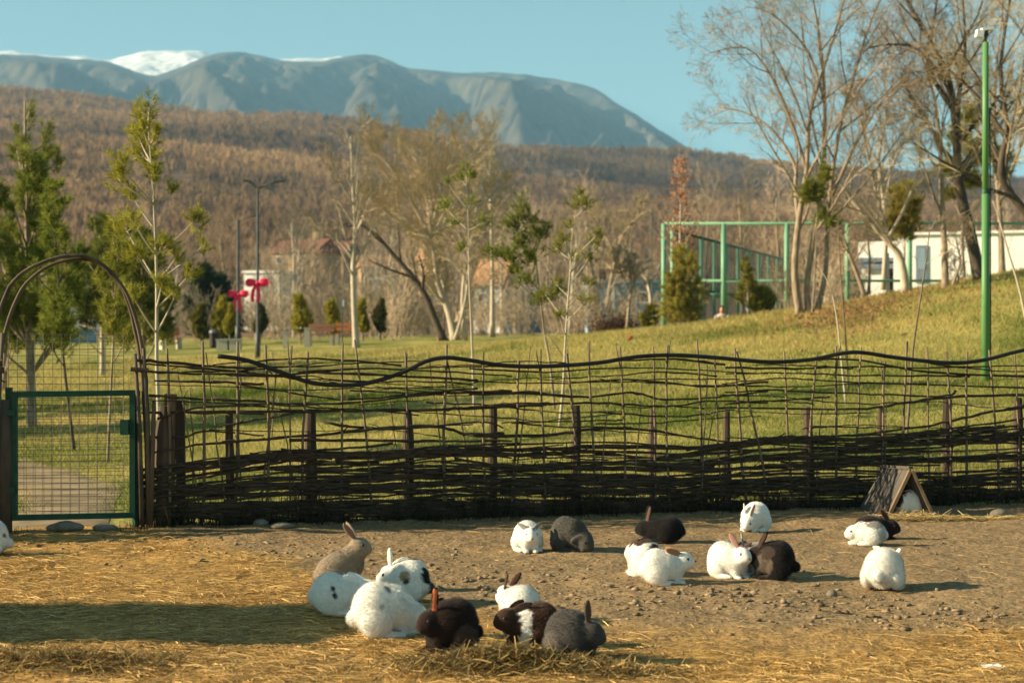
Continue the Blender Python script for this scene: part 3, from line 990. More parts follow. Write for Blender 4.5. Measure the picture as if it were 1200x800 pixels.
for i, (px_, d_, b_) in enumerate(((-150, 30.5, 500), (-120, 34.5, 492), (-230, 37, 485))):
    pine('pine_tree', ('bushy pine just outside the left edge, nearest of three', 'second pine outside the left edge, a little farther off', 'farthest pine outside the left edge of the lawn')[i], px_, d_,
         [(px_, b_), (px_ - 2, 400), (px_ + 2, 300), (px_, 160)], .1, cone_blobs(px_, 165, 440, 60, 46, 40 + i, rx=(8, 14), ry=(10, 20)), PG1, PG2, dens=1.0, depth=.9, nl=.16, nw=.016)
pine('pine_tree', 'small pine with one round green crown right of the golden tree', 648, 29, [(650, 474), (645, 430), (638, 390), (632, 340), (626, 290), (618, 262)], .028,
     [(612, 238, 7, 12), (602, 262, 11, 12), (622, 255, 9, 10), (612, 280, 12, 10), (630, 275, 9, 9), (590, 298, 10, 6), (598, 300, 10, 8), (622, 300, 12, 8), (640, 268, 5, 9), (575, 296, 8, 5),
      (635, 350, 12, 6), (655, 340, 8, 5), (615, 330, 9, 6), (606, 315, 10, 6)], PG1, (.28, .29, .05), BARK, nl=.09, nw=.009, dens=1.5, depth=.35)
pine('pine_tree', 'sparse pale stemmed pine sapling in the middle of the lawn', 660, 25.5, [(655, 500), (660, 455), (662, 410), (665, 360), (668, 320), (671, 270), (677, 232)], .026,
     [(680, 228, 4, 9), (678, 238, 10, 7), (688, 240, 6, 8), (662, 280, 11, 7), (652, 290, 9, 5), (700, 282, 8, 6), (692, 300, 8, 5), (668, 262, 7, 4), (686, 352, 8, 5), (640, 345, 8, 5), (700, 275, 5, 5), (650, 330, 6, 4), (690, 330, 7, 5), (655, 370, 9, 4), (672, 300, 6, 5)],
     (.12, .13, .025), (.34, .31, .06), BARK_PALE, nl=.085, nw=.008, dens=1.3, depth=.3)
pine('pine_tree', 'tall thin sapling stem with green tufts in front of the golden tree', 553, 28.5, [(556, 480), (553, 400), (550, 330), (549, 270), (546, 200)], .024,
     [(547, 200, 6, 5), (540, 207, 7, 5), (553, 206, 8, 5), (524, 213, 5, 5), (520, 240, 9, 6), (552, 235, 7, 6), (530, 262, 7, 5), (566, 260, 7, 8), (540, 290, 7, 5)],
     (.10, .14, .025), (.30, .32, .05), BARK_PALE, nl=.08, nw=.008, dens=1.3, depth=.3)
pine('pine_tree', 'broad olive conifer bush in front of the court fence', 806, 55, [(806, 382), (807, 350), (806, 305)], .05,
     cone_blobs(800, 292, 372, 24, 46, 17, rx=(5, 9), ry=(7, 12), taper=.5), (.16, .16, .028), (.48, .40, .075), BARK, dens=.55, depth=.7, nl=.12, nw=.02)
pine('pine_tree', 'narrow young conifer in front of the court fence', 876, 56, [(877, 366), (876, 340), (874, 305)], .035,
     cone_blobs(874, 305, 352, 13, 22, 18, rx=(3, 6), ry=(4, 9)), (.15, .155, .028), (.44, .37, .075), BARK_PALE, dens=.8, depth=.4, nl=.1, nw=.018)
pine('pine_tree', 'pine with ragged green tufts among the trunks on the bank', 1122, 52, [(1130, 335), (1128, 280), (1128, 200), (1130, 130)], .06,
     [(1140, 135, 10, 12), (1132, 160, 12, 14), (1145, 180, 12, 14), (1122, 195, 12, 10), (1135, 212, 12, 10), (1102, 199, 8, 5), (1118, 225, 8, 6), (1172, 180, 12, 10), (1180, 200, 8, 6)],
     (.10, .13, .02), (.34, .31, .06), BARK, dens=1.2, depth=.8, nl=.15, nw=.018)
pine('pine_tree', 'low olive pine behind the pale leaning tree', 1058, 55, [(1058, 340), (1060, 300), (1060, 230)], .05,
     cone_blobs(1060, 215, 275, 26, 26, 19, rx=(6, 10), ry=(6, 10), taper=.4), (.16, .155, .028), (.44, .35, .07), BARK, dens=.6, depth=.8, nl=.15, nw=.018)
pine('pine_tree', 'few green tufts climbing the tall leafless tree', 950, 47, [(951, 372), (955, 320), (958, 230), (960, 195)], .03,
     [(962, 205, 6, 12), (948, 222, 6, 12), (958, 225, 6, 14), (945, 230, 8, 10), (965, 252, 8, 7), (975, 262, 7, 6)], (.10, .13, .02), (.3, .3, .05), BARK, dens=1.2, depth=.4, nl=.13, nw=.016)
pine('pine_tree', 'dark conifer behind the thujas near the bows', 238, 118, [(238, 385), (239, 350), (240, 318)], .09, cone_blobs(239, 322, 380, 14, 26, 20), (.022, .04, .014), (.06, .08, .02), BARK, dens=.6, depth=1.2, nl=.3, nw=.05)
pine('pine_tree', 'dark blue green conifer left of the ribboned lamp', 256, 120, [(256, 385), (256, 350), (256, 328)], .09, cone_blobs(256, 330, 380, 12, 24, 21), (.022, .04, .018), (.05, .075, .025), BARK, dens=.6, depth=1.2, nl=.3, nw=.05)


def thuja(label, px, d, top, bot, hw, seed, c1=(.13, .14, .016), c2=(.50, .42, .045), n=850, name='thuja', deco=()):
    """Columnar clipped evergreen: many small sprays on and inside a tapering body."""
    r = np.random.default_rng(seed)
    ox, oy, oz = P(px, d)
    k = d / FPX
    h = W(px, top, d)[2] - oz
    t = thing(name, label, 'shrub', (ox, oy, oz), group='clipped evergreens in the park')
    MB().tube([(0, 0, -.05), (0, 0, h * .7)], [.05, .02], 6).build('trunk', BARK, t)
    zb = max(W(px, bot, d)[2] - oz, .05)
    u = r.random(n); ph = r.random(n) * 6.283
    prof = np.where(u < .25, .6 + .4 * (u / .25), (1 - (u - .25) / .75) ** .62)
    lob = 1 + .34 * np.sin(ph * 2 + u * 9 + seed) + .22 * np.sin(ph * 5 - u * 23 + seed * 2) + .15 * r.normal(size=n)
    rad = hw * k * prof * lob * (.45 + .62 * np.sqrt(r.random(n)))
    c = np.stack([np.cos(ph) * rad + hw * k * .3 * np.sin(u * 5 + seed), np.sin(ph) * rad, zb + (h - zb) * u], -1)
    dirv = np.stack([np.cos(ph) * .5, np.sin(ph) * .5, np.ones(n)], -1); dirv /= np.linalg.norm(dirv, axis=1, keepdims=True)
    V, F, C = needles(c, dirv, 5, .22 * hw / 8, .07 * hw / 8, c1, c2, .6)
    mesh_np('crown', V, F, LEAF, t, False, C)
    for fx_, fy_ in deco:
        w = hw * k * .32; x_, z_ = fx_ * hw * k, zb + (h - zb) * fy_; y_ = -hw * k * 1.05
        MB().poly([(x_, y_, z_), (x_ - w, y_ - .03, z_ + w * .9), (x_ - w * 1.1, y_ - .02, z_ - w * .3)]).poly([(x_, y_, z_), (x_ + w * 1.1, y_ - .02, z_ - w * .3), (x_ + w, y_ - .03, z_ + w * .9)]).build('butterfly_decoration', WHITE_WALL, t)
    return t


thuja('small thuja at the foot of the pale pine trunk', 196, 80, 370, 395, 6, 1)
thuja('dull thuja beside the orange board', 235, 82, 360, 396, 8, 2, (.07, .08, .015), (.18, .16, .03))
thuja('bright yellow green thuja left of the ribboned lamps', 259, 82, 350, 392, 7, 3)
thuja('smaller thuja right against the shorter ribboned lamp', 269, 80, 358, 392, 5, 4)
thuja('olive thuja behind the taller ribboned lamp', 305, 84, 358, 390, 6, 5, (.045, .06, .014), (.14, .13, .025))
thuja('fat thuja with pale butterfly decorations', 352, 78, 349, 388, 8, 6, deco=((.3, .62), (-.1, .08)))
thuja('round topped thuja behind the blue sign post', 390, 80, 354, 391, 7, 7)
thuja('thuja just right of the birch trunk', 425, 82, 352, 388, 6, 8)
thuja('narrow olive thuja near the white pillars', 446, 82, 352, 388, 6, 9, (.045, .06, .014), (.16, .145, .025))
thuja('low yellow bush with pale butterfly decorations left of the court fence', 762, 72, 362, 383, 8, 10, (.13, .13, .018), (.36, .30, .04), name='evergreen_bush', deco=((-.4, .35), (.5, .6)))
thuja('bright yellow green dwarf conifer on the bank by the court fence', 893, 56, 344, 366, 9, 11, (.13, .14, .018), (.34, .31, .04), name='evergreen_bush')

# young tree with dry russet leaves still on it
t = bare_tree('young_tree', 'young tree keeping its dry russet leaves beside the court corner', 797, 56, [
    (.05, [(797, 382), (796, 330), (797, 270), (798, 225), (799, 190)])], SPEC_SMALL, BARK_PALE, TWIG, depth=.3, minr=.006)
n = 420
ox, oy, oz = P(797, 56)
u = RNG.random(n); top = W(797, 186, 56)[2] - oz; low = W(797, 292, 56)[2] - oz
c = np.stack([RNG.normal(size=n) * .30 * (.35 + u * .8), RNG.normal(size=n) * .28, top + (low - top) * u ** 1.1], -1)
V, F, C = needles(c, RNG.normal(size=(n, 3)) * .5, 2, .11, .075, (.28, .12, .06), (.52, .28, .16), 1.0)
mesh_np('leaves', V, F, LEAF, t, False, C)


# staked whips and thin saplings near the fence
def whip(label, px, d, pts, r, bark, twigs=4, seed=1):
    global spec_min
    spec_min = .004
    random.seed(seed)
    ox, oy, oz = P(px, d)
    t = thing('sapling', label, 'sapling', (ox, oy, oz), group='thin saplings behind the fence')
    path = []
    for i, (a, b) in enumerate(pts):
        x, y, z = W(a, b, d)
        path.append((x - ox, rnd(-.02, .02), z - oz if i else -.05))
    path = smooth_path(path, 3)
    m = MB().tube(path, [r * (1 - .75 * i / (len(path) - 1)) for i in range(len(path))], 6)
    m.build('trunk', bark, t, True)
    tw = MB()
    L = sum(math.dist(path[i], path[i + 1]) for i in range(len(path) - 1))
    sprout(path, r * .7, L, 1, [(0,) * 5, (twigs, .45, .7, .22, .06), (3, .3, .6, .5, .03)], tw, tw)
    tw.build('crown', TWIG_PALE, t)


whip('thin leaning sapling right of the hutch reaching above the bank', 1065, 23, [(1062, 540), (1066, 470), (1070, 410), (1080, 340), (1086, 300), (1090, 262)], .022, STICK, 5, 1)
whip('pair stem sapling leaning left below the tall tree', 992, 27, [(992, 480), (986, 420), (980, 370), (972, 335), (958, 310)], .018, BARK_PALE, 5, 2)
whip('dark thin sapling beside the leaning one', 994, 29, [(994, 470), (992, 410), (988, 360), (984, 300), (982, 250)], .02, STICK, 6, 3)
whip('thin bare sapling at the right edge before the bank', 1192, 32, [(1210, 390), (1196, 345), (1183, 300), (1170, 255), (1163, 235)], .03, BARK_PALE, 5, 4)
whip('twiggy low sapling between the two small pines', 672, 27, [(676, 470), (664, 430), (652, 405), (642, 392)], .012, STICK, 6, 5)
whip('thin whip left of the birch trunk', 322, 26, [(318, 500), (322, 440), (318, 410)], .012, STICK, 3, 6)

# ------------------------------------------------------------------ houses
def house(name, label, px, d, w, dep, hwall, hroof, base, wall, roof, rz=0.0, windows=(), ridge='x', cat='house', overhang=.35, chimney=False):
    x = (px - 600) / FPX * d
    t = thing(name, label, cat, (x, d, base), rz)
    MB().box((0, dep / 2, hwall / 2 - 1), (w, dep, hwall + 2)).build('wall', wall, t)
    if hroof > 0:
        m = MB(); o = overhang
        if ridge == 'x':
            a = [(-w / 2 - o, -o, hwall - .15), (w / 2 + o, -o, hwall - .15), (w / 2 + o, dep + o, hwall - .15), (-w / 2 - o, dep + o, hwall - .15)]
            r1, r2 = (-w / 2 - o, dep / 2, hwall + hroof), (w / 2 + o, dep / 2, hwall + hroof)
            m.poly([a[0], a[1], r2, r1]); m.poly([a[2], a[3], r1, r2]); m.poly([a[0], r1, a[3]]); m.poly([a[1], a[2], r2]); m.poly(a[::-1])
        else:
            a = [(-w / 2 - o, -o, hwall - .15), (w / 2 + o, -o, hwall - .15), (w / 2 + o, dep + o, hwall - .15), (-w / 2 - o, dep + o, hwall - .15)]
            r1, r2 = (0, -o, hwall + hroof), (0, dep + o, hwall + hroof)
            m.poly([a[0], r1, r2, a[3]][::-1]); m.poly([a[1], a[2], r2, r1][::-1]); m.poly([a[0], a[1], r1]); m.poly([a[3], r2, a[2]]); m.poly(a[::-1])
        rf = m.build('roof', roof, t)
        if chimney:
            MB().box((w * .22, dep / 2, hwall + hroof + .2), (.6, .6, 1.4)).build('chimney', wall, rf)
    else:
        MB().box((0, dep / 2, hwall + .12), (w + .3, dep + .3, .22)).build('roof', roof, t)
    for (wx, wz, ww, wh) in windows:
        f = MB().box((wx, -.03, wz + wh / 2 + .04), (ww + .16, .08, .08)).box((wx, -.03, wz - wh / 2 - .04), (ww + .16, .08, .08)) \
            .box((wx - ww / 2 - .04, -.03, wz), (.08, .08, wh)).box((wx + ww / 2 + .04, -.03, wz), (.08, .08, wh)).build('window', WHITE_WALL, t)
        MB().box((wx, -.012, wz), (ww, .03, wh)).build('pane', DARK_GLASS, f)
    return t


def basez(py, d): return CAM_H - (py - 400) / FPX * d


house('red_roof_house', 'house with a red tiled roof and pale gable left of the birch', 343, 225, 6.6, 7, 2.4, 1.8, basez(316, 225), OCHRE_WALL, ROOF_RED, R(-24), [(-2, 1.3, .8, .9)], chimney=True)
house('red_roof_house', 'second red tiled house with an ochre wall partly behind the birch', 384, 235, 4.6, 6, 2.6, 1.7, basez(318, 235), OCHRE_WALL, ROOF_RED, R(-18), [(-1, 1.8, .9, 1.1)])
house('white_house', 'white flat roofed house behind the red bows', 306, 150, 3.3, 5, 3.0, 0, basez(360, 150), WHITE_WALL, WHITE_WALL, R(-16), [(.2, 1.9, .45, .8)])
house('white_house', 'narrow white house partly hidden by the pines at the left', 86, 160, 2.6, 5, 3.6, 1.2, basez(362, 160), WHITE_WALL, ROOF_RED, R(-15), [(.5, 1.8, .5, .7)])
house('ochre_house', 'small ochre house with tiled roof above the white pillars', 444, 215, 4.4, 5, 2.6, 1.4, basez(335, 215), OCHRE_WALL, ROOF_OCHRE, R(10), [(-1, 1.3, .8, .9)])
house('ochre_house', 'little ochre walled house behind the golden tree', 513, 220, 2.8, 4, 2.8, 1.6, basez(328, 220), OCHRE_WALL, ROOF_OCHRE, R(20), [(0, 1.4, .7, .9)])
house('white_house', 'white walled house with a tall ochre roof right of the golden tree', 571, 150, 2.5, 5, 3.0, 2.4, basez(374, 150), WHITE_WALL, ROOF_OCHRE, R(-18), [(-.6, 1.9, .4, .6)], overhang=.25)
house('white_house', 'low white house with a grey side wing right of the ochre roof', 607, 155, .9, 4, 2.6, 0, basez(372, 155), WHITE_WALL, WHITE_WALL, R(-18), [(0, 1.7, .25, .5)])
house('grey_shed', 'grey shed beside the low white house', 624, 156, 1.6, 4, 2.1, 0, basez(370, 156), BLUE_WALL, CONCRETE, 0, [(0, 1.2, .5, .6)], cat='shed')
t = house('blue_building', 'long blue grey building with a white corner post behind the hedge', 732, 132, 5.6, 6, 2.4, 0, basez(368, 132), BLUE_WALL, BLUE_WALL, 0, [(1.4, 1.3, .9, .7)], cat='building')
MB().box((-.9, -.12, 1.15), (.2, .16, 2.3)).build('corner_post', WHITE_WALL, t)
# white pillared shelter
x, y, z = (452 - 600) / FPX * 145, 145, basez(368, 145)
t = thing('shelter', 'white pillared shelter under a flat slab near the birch', 'shelter', (x, y, z))
MB().box((0, 1.2, 3.0), (2.6, 3.2, .25)).build('roof', WHITE_WALL, t)
for sx in (-.8, .75):
    MB().box((sx, 0, 1.2), (.62, .5, 3.3)).build('pillar', WHITE_WALL, t)
MB().box((0, 2.4, 1.2), (2.3, .2, 3.3)).build('wall', OCHRE_WALL, t)

# the long white building behind the bank
d = 84
bx0 = W(1047, 0, d)[0]; zt = W(0, 276, d)[2]; zb = 2.0
t = thing('white_building', 'long low white building behind the grass bank', 'building', (bx0, d, zb), R(-20))
hz_ = lambda py: W(0, py, d)[2] - zb
MB().box((7, 5, hz_(276) / 2), (14, 10, hz_(276))).build('wall', WHITE_WALL, t)
MB().box((7, 5, hz_(276) + .06), (14.2, 10.3, .12)).build('roof', WHITE_WALL, t)
m = MB().box((-.9, 4.5, (hz_(282) + hz_(301)) / 2), (1.78, 8, hz_(282) - hz_(301))).box((-1.12, 4.6, hz_(314) / 2), (1.2, 7.6, hz_(314)))
m.build('porch_wall', WHITE_WALL, t)
tr_ = MB().box((-.9, .45, hz_(303.5)), (1.76, .1, .2)).build('porch_trim', BLUE_TRIM, t)
MB().box((-.9, .55, hz_(311)), (1.76, .1, .24)).build('porch_trim', BLUE_TRIM, t)
MB().box((-.9, 5, hz_(307)), (1.6, 7, .34)).build('porch_glass', DARK_GLASS, t)
MB().box((-.3, .2, hz_(296) / 2), (.14, .14, hz_(296))).build('porch_post', LAMP_GREY, t)
dr = MB().box((1.36, -.03, (hz_(288) + hz_(332)) / 2), (.55, .08, hz_(288) - hz_(332))).build('door', BLUE_TRIM, t)
MB().box((1.36, -.075, (hz_(292) + hz_(316)) / 2), (.38, .03, hz_(292) - hz_(316))).build('pane', BLUE_WALL, dr)

# ------------------------------------------------------------------ sports court fence
d0 = 62.0
t = thing('court_fence', 'tall green sports court fence with netting and round posts', 'fence', (0, 0, 0))
ztop = W(0, 262, d0)[2]


def gz(x, y): return HZ(x, y)


fx0 = W(778, 0, d0)[0]
posts = [778, 848, 922, 993, 1066, 1140, 1214]
for p in posts:
    x = W(p, 0, d0)[0]
    MB().tube([(x, d0, gz(x, d0) - .2), (x, d0, ztop)], .095, 8).build('post', GREEN_COURT, t, True)
x1 = W(1214, 0, d0)[0]
for zz, r in ((ztop, .06), (W(0, 329, d0)[2], .055)):
    MB().tube([(fx0, d0, zz), (x1, d0, zz)], r, 6).build('rail', GREEN_COURT, t, True)
zz = W(0, 344, d0)[2]
MB().tube([(W(832, 0, d0)[0], d0 + .08, zz), (W(848, 0, d0)[0], d0 + .08, zz)], .05, 6).build('rail', GREEN_COURT, t, True)
# the side that runs away from us
A = np.array([W(788, 0, 64)[0], 64.0]); B = np.array([W(921, 0, 87)[0], 87.0])
zs = W(0, 268, 63)[2]
nt_ = net_mat('court_netting', (.055, .075, .06), .42)
for i in range(11):
    f = i / 10
    q = A * (1 - f) + B * f
    MB().tube([(q[0], q[1], gz(*q) - .2), (q[0], q[1], zs)], .075, 6).build('post', GREEN_COURT, t, True)
MB().tube([(A[0], A[1], zs), (B[0], B[1], zs)], .055, 6).build('rail', GREEN_DARK, t, True)
zl = W(0, 338, 66)[2]
MB().tube([(A[0], A[1], zl), (B[0], B[1], zl)], .06, 6).build('rail', GREEN_DARK, t, True)
MB().box(((A[0] + B[0]) / 2, (A[1] + B[1]) / 2, (zs + 2) / 2), (float(np.linalg.norm(B - A)), .02, zs - 2), rz=math.atan2(B[1] - A[1], B[0] - A[0])).build('netting', nt_, t)


# ------------------------------------------------------------------ lamp posts with red bows
def lamp_post(label, px, d, base_py, top_py, arms, group='street lamps in the park', thick=.055):
    x = (px - 600) / FPX * d; z = HZ(x, d)
    t = thing('street_lamp', label, 'street lamp', (x, d, z), group=group)
    h = W(px, top_py, d)[2] - z
    MB().tube([(0, 0, -.1), (0, 0, .9), (0, 0, .92), (0, 0, h)], [thick * 1.7, thick * 1.6, thick, thick * .75], 8).build('post', LAMP_GREY, t, True)
    k = d / FPX
    for s, ln, rise in arms:
        MB().tube([(0, 0, h - .06), (s * ln * k * .4, 0, h + rise * k * .6), (s * ln * k * .62, 0, h + rise * k)], [.035, .03, .03], 6).build('arm', LAMP_GREY, t, True)
        m = MB().box((s * ln * k * .82, 0, h + rise * k + .03), (ln * k * .42, .16, .07), ry=-s * .08)
        m.build('lamp_head', LAMP_GREY, t)
    return t


lamp_post('tall lamp post with two spread arms and a big red bow', 302, 58, 419, 219, [(-1, 15, 6), (1, 32, 5)])
lamp_post('shorter lamp post with one arm and a dark red bow', 279, 81, 403, 258, [(1, 26, 4)], thick=.085)
lamp_post('distant thin lamp post with a left arm behind the russet tree', 764, 100, 385, 250, [(-1, 18, 5)], thick=.04)


def bow(label, px, py, d, s, group='red bows tied to the lamp posts'):
    x, y, z = W(px, py, d)
    t = thing('ribbon_bow', label, 'bow', (x, y - .13, z), group=group)
    for sx in (-1, 1):
        m = MB(); n0 = len(m.v)
        # an open loop of wide ribbon
        N = 12
        for i in range(N + 1):
            a = math.pi * 2 * i / N
            lx = sx * s * (.52 - .5 * math.cos(a)); lz = s * .30 * math.sin(a) * (1 - .15 * math.cos(a)); ly = .06 * s * math.sin(a * 2)
            wdt = s * .3 * (1.1 - .75 * abs(math.cos(a / 2)))
            m.v.append((lx, ly - wdt * .6, lz + .1 * s)); m.v.append((lx, ly + wdt * .6, lz + .14 * s))
        for i in range(N): m.f.append((2 * i, 2 * i + 1, 2 * i + 3, 2 * i + 2))
        m.ball((sx * s * .5, 0, .12 * s), (s * .42, s * .14, s * .32), 10, 6)
        m.build('loop', RIBBON, t, True)
        q = MB()
        pts = [(sx * .06 * s, 0, 0), (sx * .2 * s - .1 * s, -.03, -.5 * s), (sx * .25 * s - .12 * s, -.02, -1.0 * s), (sx * .2 * s - .14 * s, -.03, -1.35 * s)]
        for (ax, ay, az) in pts: q.v += [(ax - .13 * s, ay, az), (ax + .13 * s, ay + .02, az), (ax + .13 * s, ay + .05, az), (ax - .13 * s, ay + .03, az)]
        for i in range(3):
            for k in range(4): q.f.append((4 * i + k, 4 * i + (k + 1) % 4, 4 * i + 4 + (k + 1) % 4, 4 * i + 4 + k))
        q.build('tail', RIBBON, t)
    MB().ball((0, -.02, .05 * s), (.13 * s, .13 * s, .16 * s), 8, 6).build('knot', RIBBON, t, True)


bow('bright red bow on the taller lamp post', 302, 333, 58, .45)
bow('darker red bow on the shorter lamp post', 280, 346, 81, .54)

# ------------------------------------------------------------------ park furniture
def bench(label, px, d, w, seatmat, rz=0):
    x, y, z = P(px, d)
    t = thing('park_bench', label, 'bench', (x, y, z), rz, group='benches in the park')
    for sx in (-1, 1):
        MB().box((sx * (w / 2 - .08), 0, .2), (.14, .5, .5)).build('leg', CONCRETE, t)
    MB().box((0, -.14, .475), (w, .13, .045)).box((0, 0, .475), (w, .13, .045)).box((0, .14, .475), (w, .13, .045)).build('seat', seatmat, t)
    MB().box((0, .27, .68), (w, .04, .14), rx=-.15).box((0, .3, .86), (w, .04, .14), rx=-.15).box((-w / 2 + .1, .3, .62), (.06, .05, .6), rx=-.15).box((w / 2 - .1, .3, .62), (.06, .05, .6), rx=-.15).build('backrest', seatmat, t)


bench('reddish wooden bench between the pale gate blocks and the sign post', 376, 72, 1.1, BENCH_RED)
bench('orange bench just right of the blue sign post', 405, 72, .85, ORANGE)
bench('orange bench near the pale pine trunk', 200, 74, .9, ORANGE, R(25))
for px, hh, lb in ((335, .62, 'tall cream stone block left of the reddish bench'), (360, .75, 'slim cream stone block at the left end of the reddish bench'),
                   (261, .42, 'low wide concrete planter left of the shorter lamp'), (276, .42, 'concrete planter under the shorter lamp')):
    x, y, z = P(px, 70)
    t = thing('stone_block', lb, 'planter' if hh < .5 else 'stone block', (x, y, z))
    w = .22 if hh > .5 else .45
    m = MB().box((0, 0, hh / 2 - .05), (w, w, hh + .1)); m.build('body', CONCRETE, t)
    MB().box((0, 0, hh + .025), (w + .06, w + .06, .05)).build('cap_stone', CONCRETE, t)
x, y, z = P(251, 74)
t = thing('litter_bin', 'dark litter bin left of the concrete planters', 'bin', (x, y, z))
MB().tube([(0, 0, 0), (0, 0, .1), (0, 0, .65)], [.17, .19, .22], 10).build('body', PIPE, t)
MB().tube([(0, 0, .66), (0, 0, .76), (0, 0, .82)], [.24, .2, .06], 10).build('lid', LAMP_GREY, t)
x, y, z = P(401, 64)
t = thing('sign_post', 'thin grey post carrying a small blue and white sign', 'sign', (x, y, z))
h = W(401, 352, 64)[2] - z
MB().tube([(0, 0, -.1), (0, 0, h)], .025, 6).build('post', LAMP_GREY, t)
MB().box((0, -.035, h - .1), (.13, .025, .30)).build('sign_panel', BLUE_TRIM, t)
MB().box((.045, -.052, h - .1), (.05, .006, .24)).build('sign_stripe', WHITE_WALL, t)
x, y, z = W(45, 400, 95)
t = thing('low_wall', 'long low blue wall at the far left of the lawn', 'wall', (x, y, HZ(x, y)))
bm_ = mat('blue_paint', (.06, .14, .22), (.09, .18, .27), rough=.7, scale=2)
MB().box((0, 0, .35), (6.4, .3, 1.0)).build('body', bm_, t)
MB().box((0, 0, .88), (6.5, .38, .06)).build('coping', CONCRETE, t)
# hedge before the blue building
hr = thing('hedge', 'low reddish brown hedge before the blue building', 'hedge', P(722, 80))
n = 900
c = np.stack([RNG.normal(size=n) * .5, RNG.normal(size=n) * .3, .1 + np.abs(RNG.normal(size=n)) * .32], -1)
V, F, C = needles(c, RNG.normal(size=(n, 3)) * .4, 3, .12, .06, (.05, .025, .016), (.14, .06, .035), 1.0)
mesh_np('foliage', V, F, LEAF, hr, False, C)
MB().tube([(-.3, 0, -.05), (-.25, 0, .5)], [.03, .02], 5).tube([(.3, 0, -.05), (.25, 0, .5)], [.03, .02], 5).build('stems', BARK, hr)
x, y, z = P(515, 70)
t = thing('bucket', 'small rusty red bucket at the foot of the dark leaning trunk', 'bucket', (x, y - .35, z))
MB().tube([(0, 0, 0), (0, 0, .2)], [.07, .10], 10).build('body', BENCH_RED, t)
MB().tube([(.10 * math.cos(a), 0, .2 + .09 * math.sin(a)) for a in np.linspace(0, math.pi, 8)], .008, 4).build('handle', LAMP_GREY, t)
x, y, z = P(737, 47)
t = thing('litter_scrap', 'tiny orange red scrap lying on the grass of the bank', 'litter', (x, y, z + .03))
MB().poly([(-.06, 0, 0), (.05, .02, .01), (.07, 0, .16), (-.03, .03, .2)]).poly([(.05, .02, .01), (.09, .05, .0), (.12, .02, .10), (.07, 0, .16)]).build('paper', ORANGE, t)

# ------------------------------------------------------------------ the green pole
x, y, z = P(1155, 29)
t = thing('light_pole', 'tall green steel pole with a white floodlight on top', 'pole', (x, y, z))
h = W(0, 50, 29)[2] - z
hm_ = h * .56
MB().tube([(0, 0, -.3), (0, 0, hm_)], [.072, .065], 14).build('lower_shaft', GREEN_POLE, t, True)
MB().tube([(0, 0, hm_), (0, 0, h)], [.058, .052], 14).build('upper_shaft', GREEN_POLE, t, True)
MB().tube([(0, 0, hm_ - .04), (0, 0, hm_ + .03)], [.072, .064], 14).build('joint_ring', GREEN_DARK, t)
fl = MB().tube([(0, 0, h - .01), (0, 0, h + .13)], .025, 8).box((-.02, -.02, h + .14), (.1, .06, .05)).build('bracket', LAMP_GREY, t)
fl = MB().box((-.11, -.03, h + .14), (.12, .13, .12), ry=.15).box((.02, -.03, h + .22), (.2, .14, .05), ry=-.12).build('floodlight', WHITE_WALL, t)
MB().box((-.01, -.03, h + .15), (.07, .11, .09)).build('lamp_body', PIPE, fl)
CABLE = MB().tube([(.082, -.01, .02), (.078, -.01, hm_), (.066, -.01, h * .8)], .012, 5).build('cable', PIPE, t)


# ------------------------------------------------------------------ the wattle fence
def fpt(px, py, off=0.0):
    u = (px - 600) / FPX
    x = u * 16.85 / (1 - .28 * u)
    dd = fence_d(x)
    return (x, dd + off, CAM_H - (py - 400) / FPX * dd)


fence = thing('wattle_fence', 'rustic wattle fence of woven dark branches and thin upright sticks', 'fence')
random.seed(77)
UPR = [(196, 408, 198), (238, 400, 238), (278, 400, 276), (311, 404, 313), (342, 405, 342), (361, 412, 355), (402, 402, 400), (416, 398, 437), (474, 412, 478), (523, 404, 520), (525, 424, 560),
       (566, 412, 572), (608, 422, 598), (633, 409, 640), (664, 414, 684), (690, 400, 699), (727, 406, 733), (766, 406, 768), (782, 404, 786), (817, 399, 822), (838, 416, 848),
       (861, 408, 876), (864, 412, 905), (918, 412, 928), (957, 415, 946), (980, 405, 981), (1010, 406, 1004), (1036, 423, 1030), (1063, 400, 1056), (1087, 406, 1092), (1110, 412, 1113),
       (1133, 412, 1134), (1160, 410, 1173), (1189, 414, 1196), (1222, 410, 1220), (1252, 408, 1256), (1284, 412, 1280), (1318, 405, 1324), (1352, 410, 1350), (1388, 407, 1392), (-25, 404, -28), (-52, 408, -50)]
for i, (a, top, b) in enumerate(UPR):
    n = 7; pts = []
    kink = rnd(-3, 3)
    for k in range(n):
        f = k / (n - 1)
        pts.append(fpt(a + (b - a) * f + kink * math.sin(f * 3.1) + rnd(-.9, .9), top + (612 - top) * f, rnd(-.012, .012)))
    r = rnd(.010, .016)
    m = MB().tube(pts, [r * (.75 + .35 * k / (n - 1)) for k in range(n)], 6)
    if random.random() < .35:
        p = pts[0]; m.tube([pts[1], (p[0] + rnd(-.05, .05), p[1], p[2] + rnd(-.02, .05))], [.008, .005], 5)
    m.build('upright_stick', STICK, fence, True)
for i in range(16):
    a = rnd(200, 1210); sl = rnd(-26, 26); top = rnd(405, 470)
    pts = [fpt(a + sl * f + rnd(-1.5, 1.5), top + (600 - top) * f, rnd(-.03, .03)) for f in (0, .2, .4, .6, .8, 1)]
    m = MB().tube(pts, [.005, .006, .007, .008, .009, .009], 5)
    p = pts[1]; m.tube([p, (p[0] + rnd(-.08, .08), p[1], p[2] + .09)], [.004, .003], 4)
    m.build('upright_stick', STICK, fence, True)
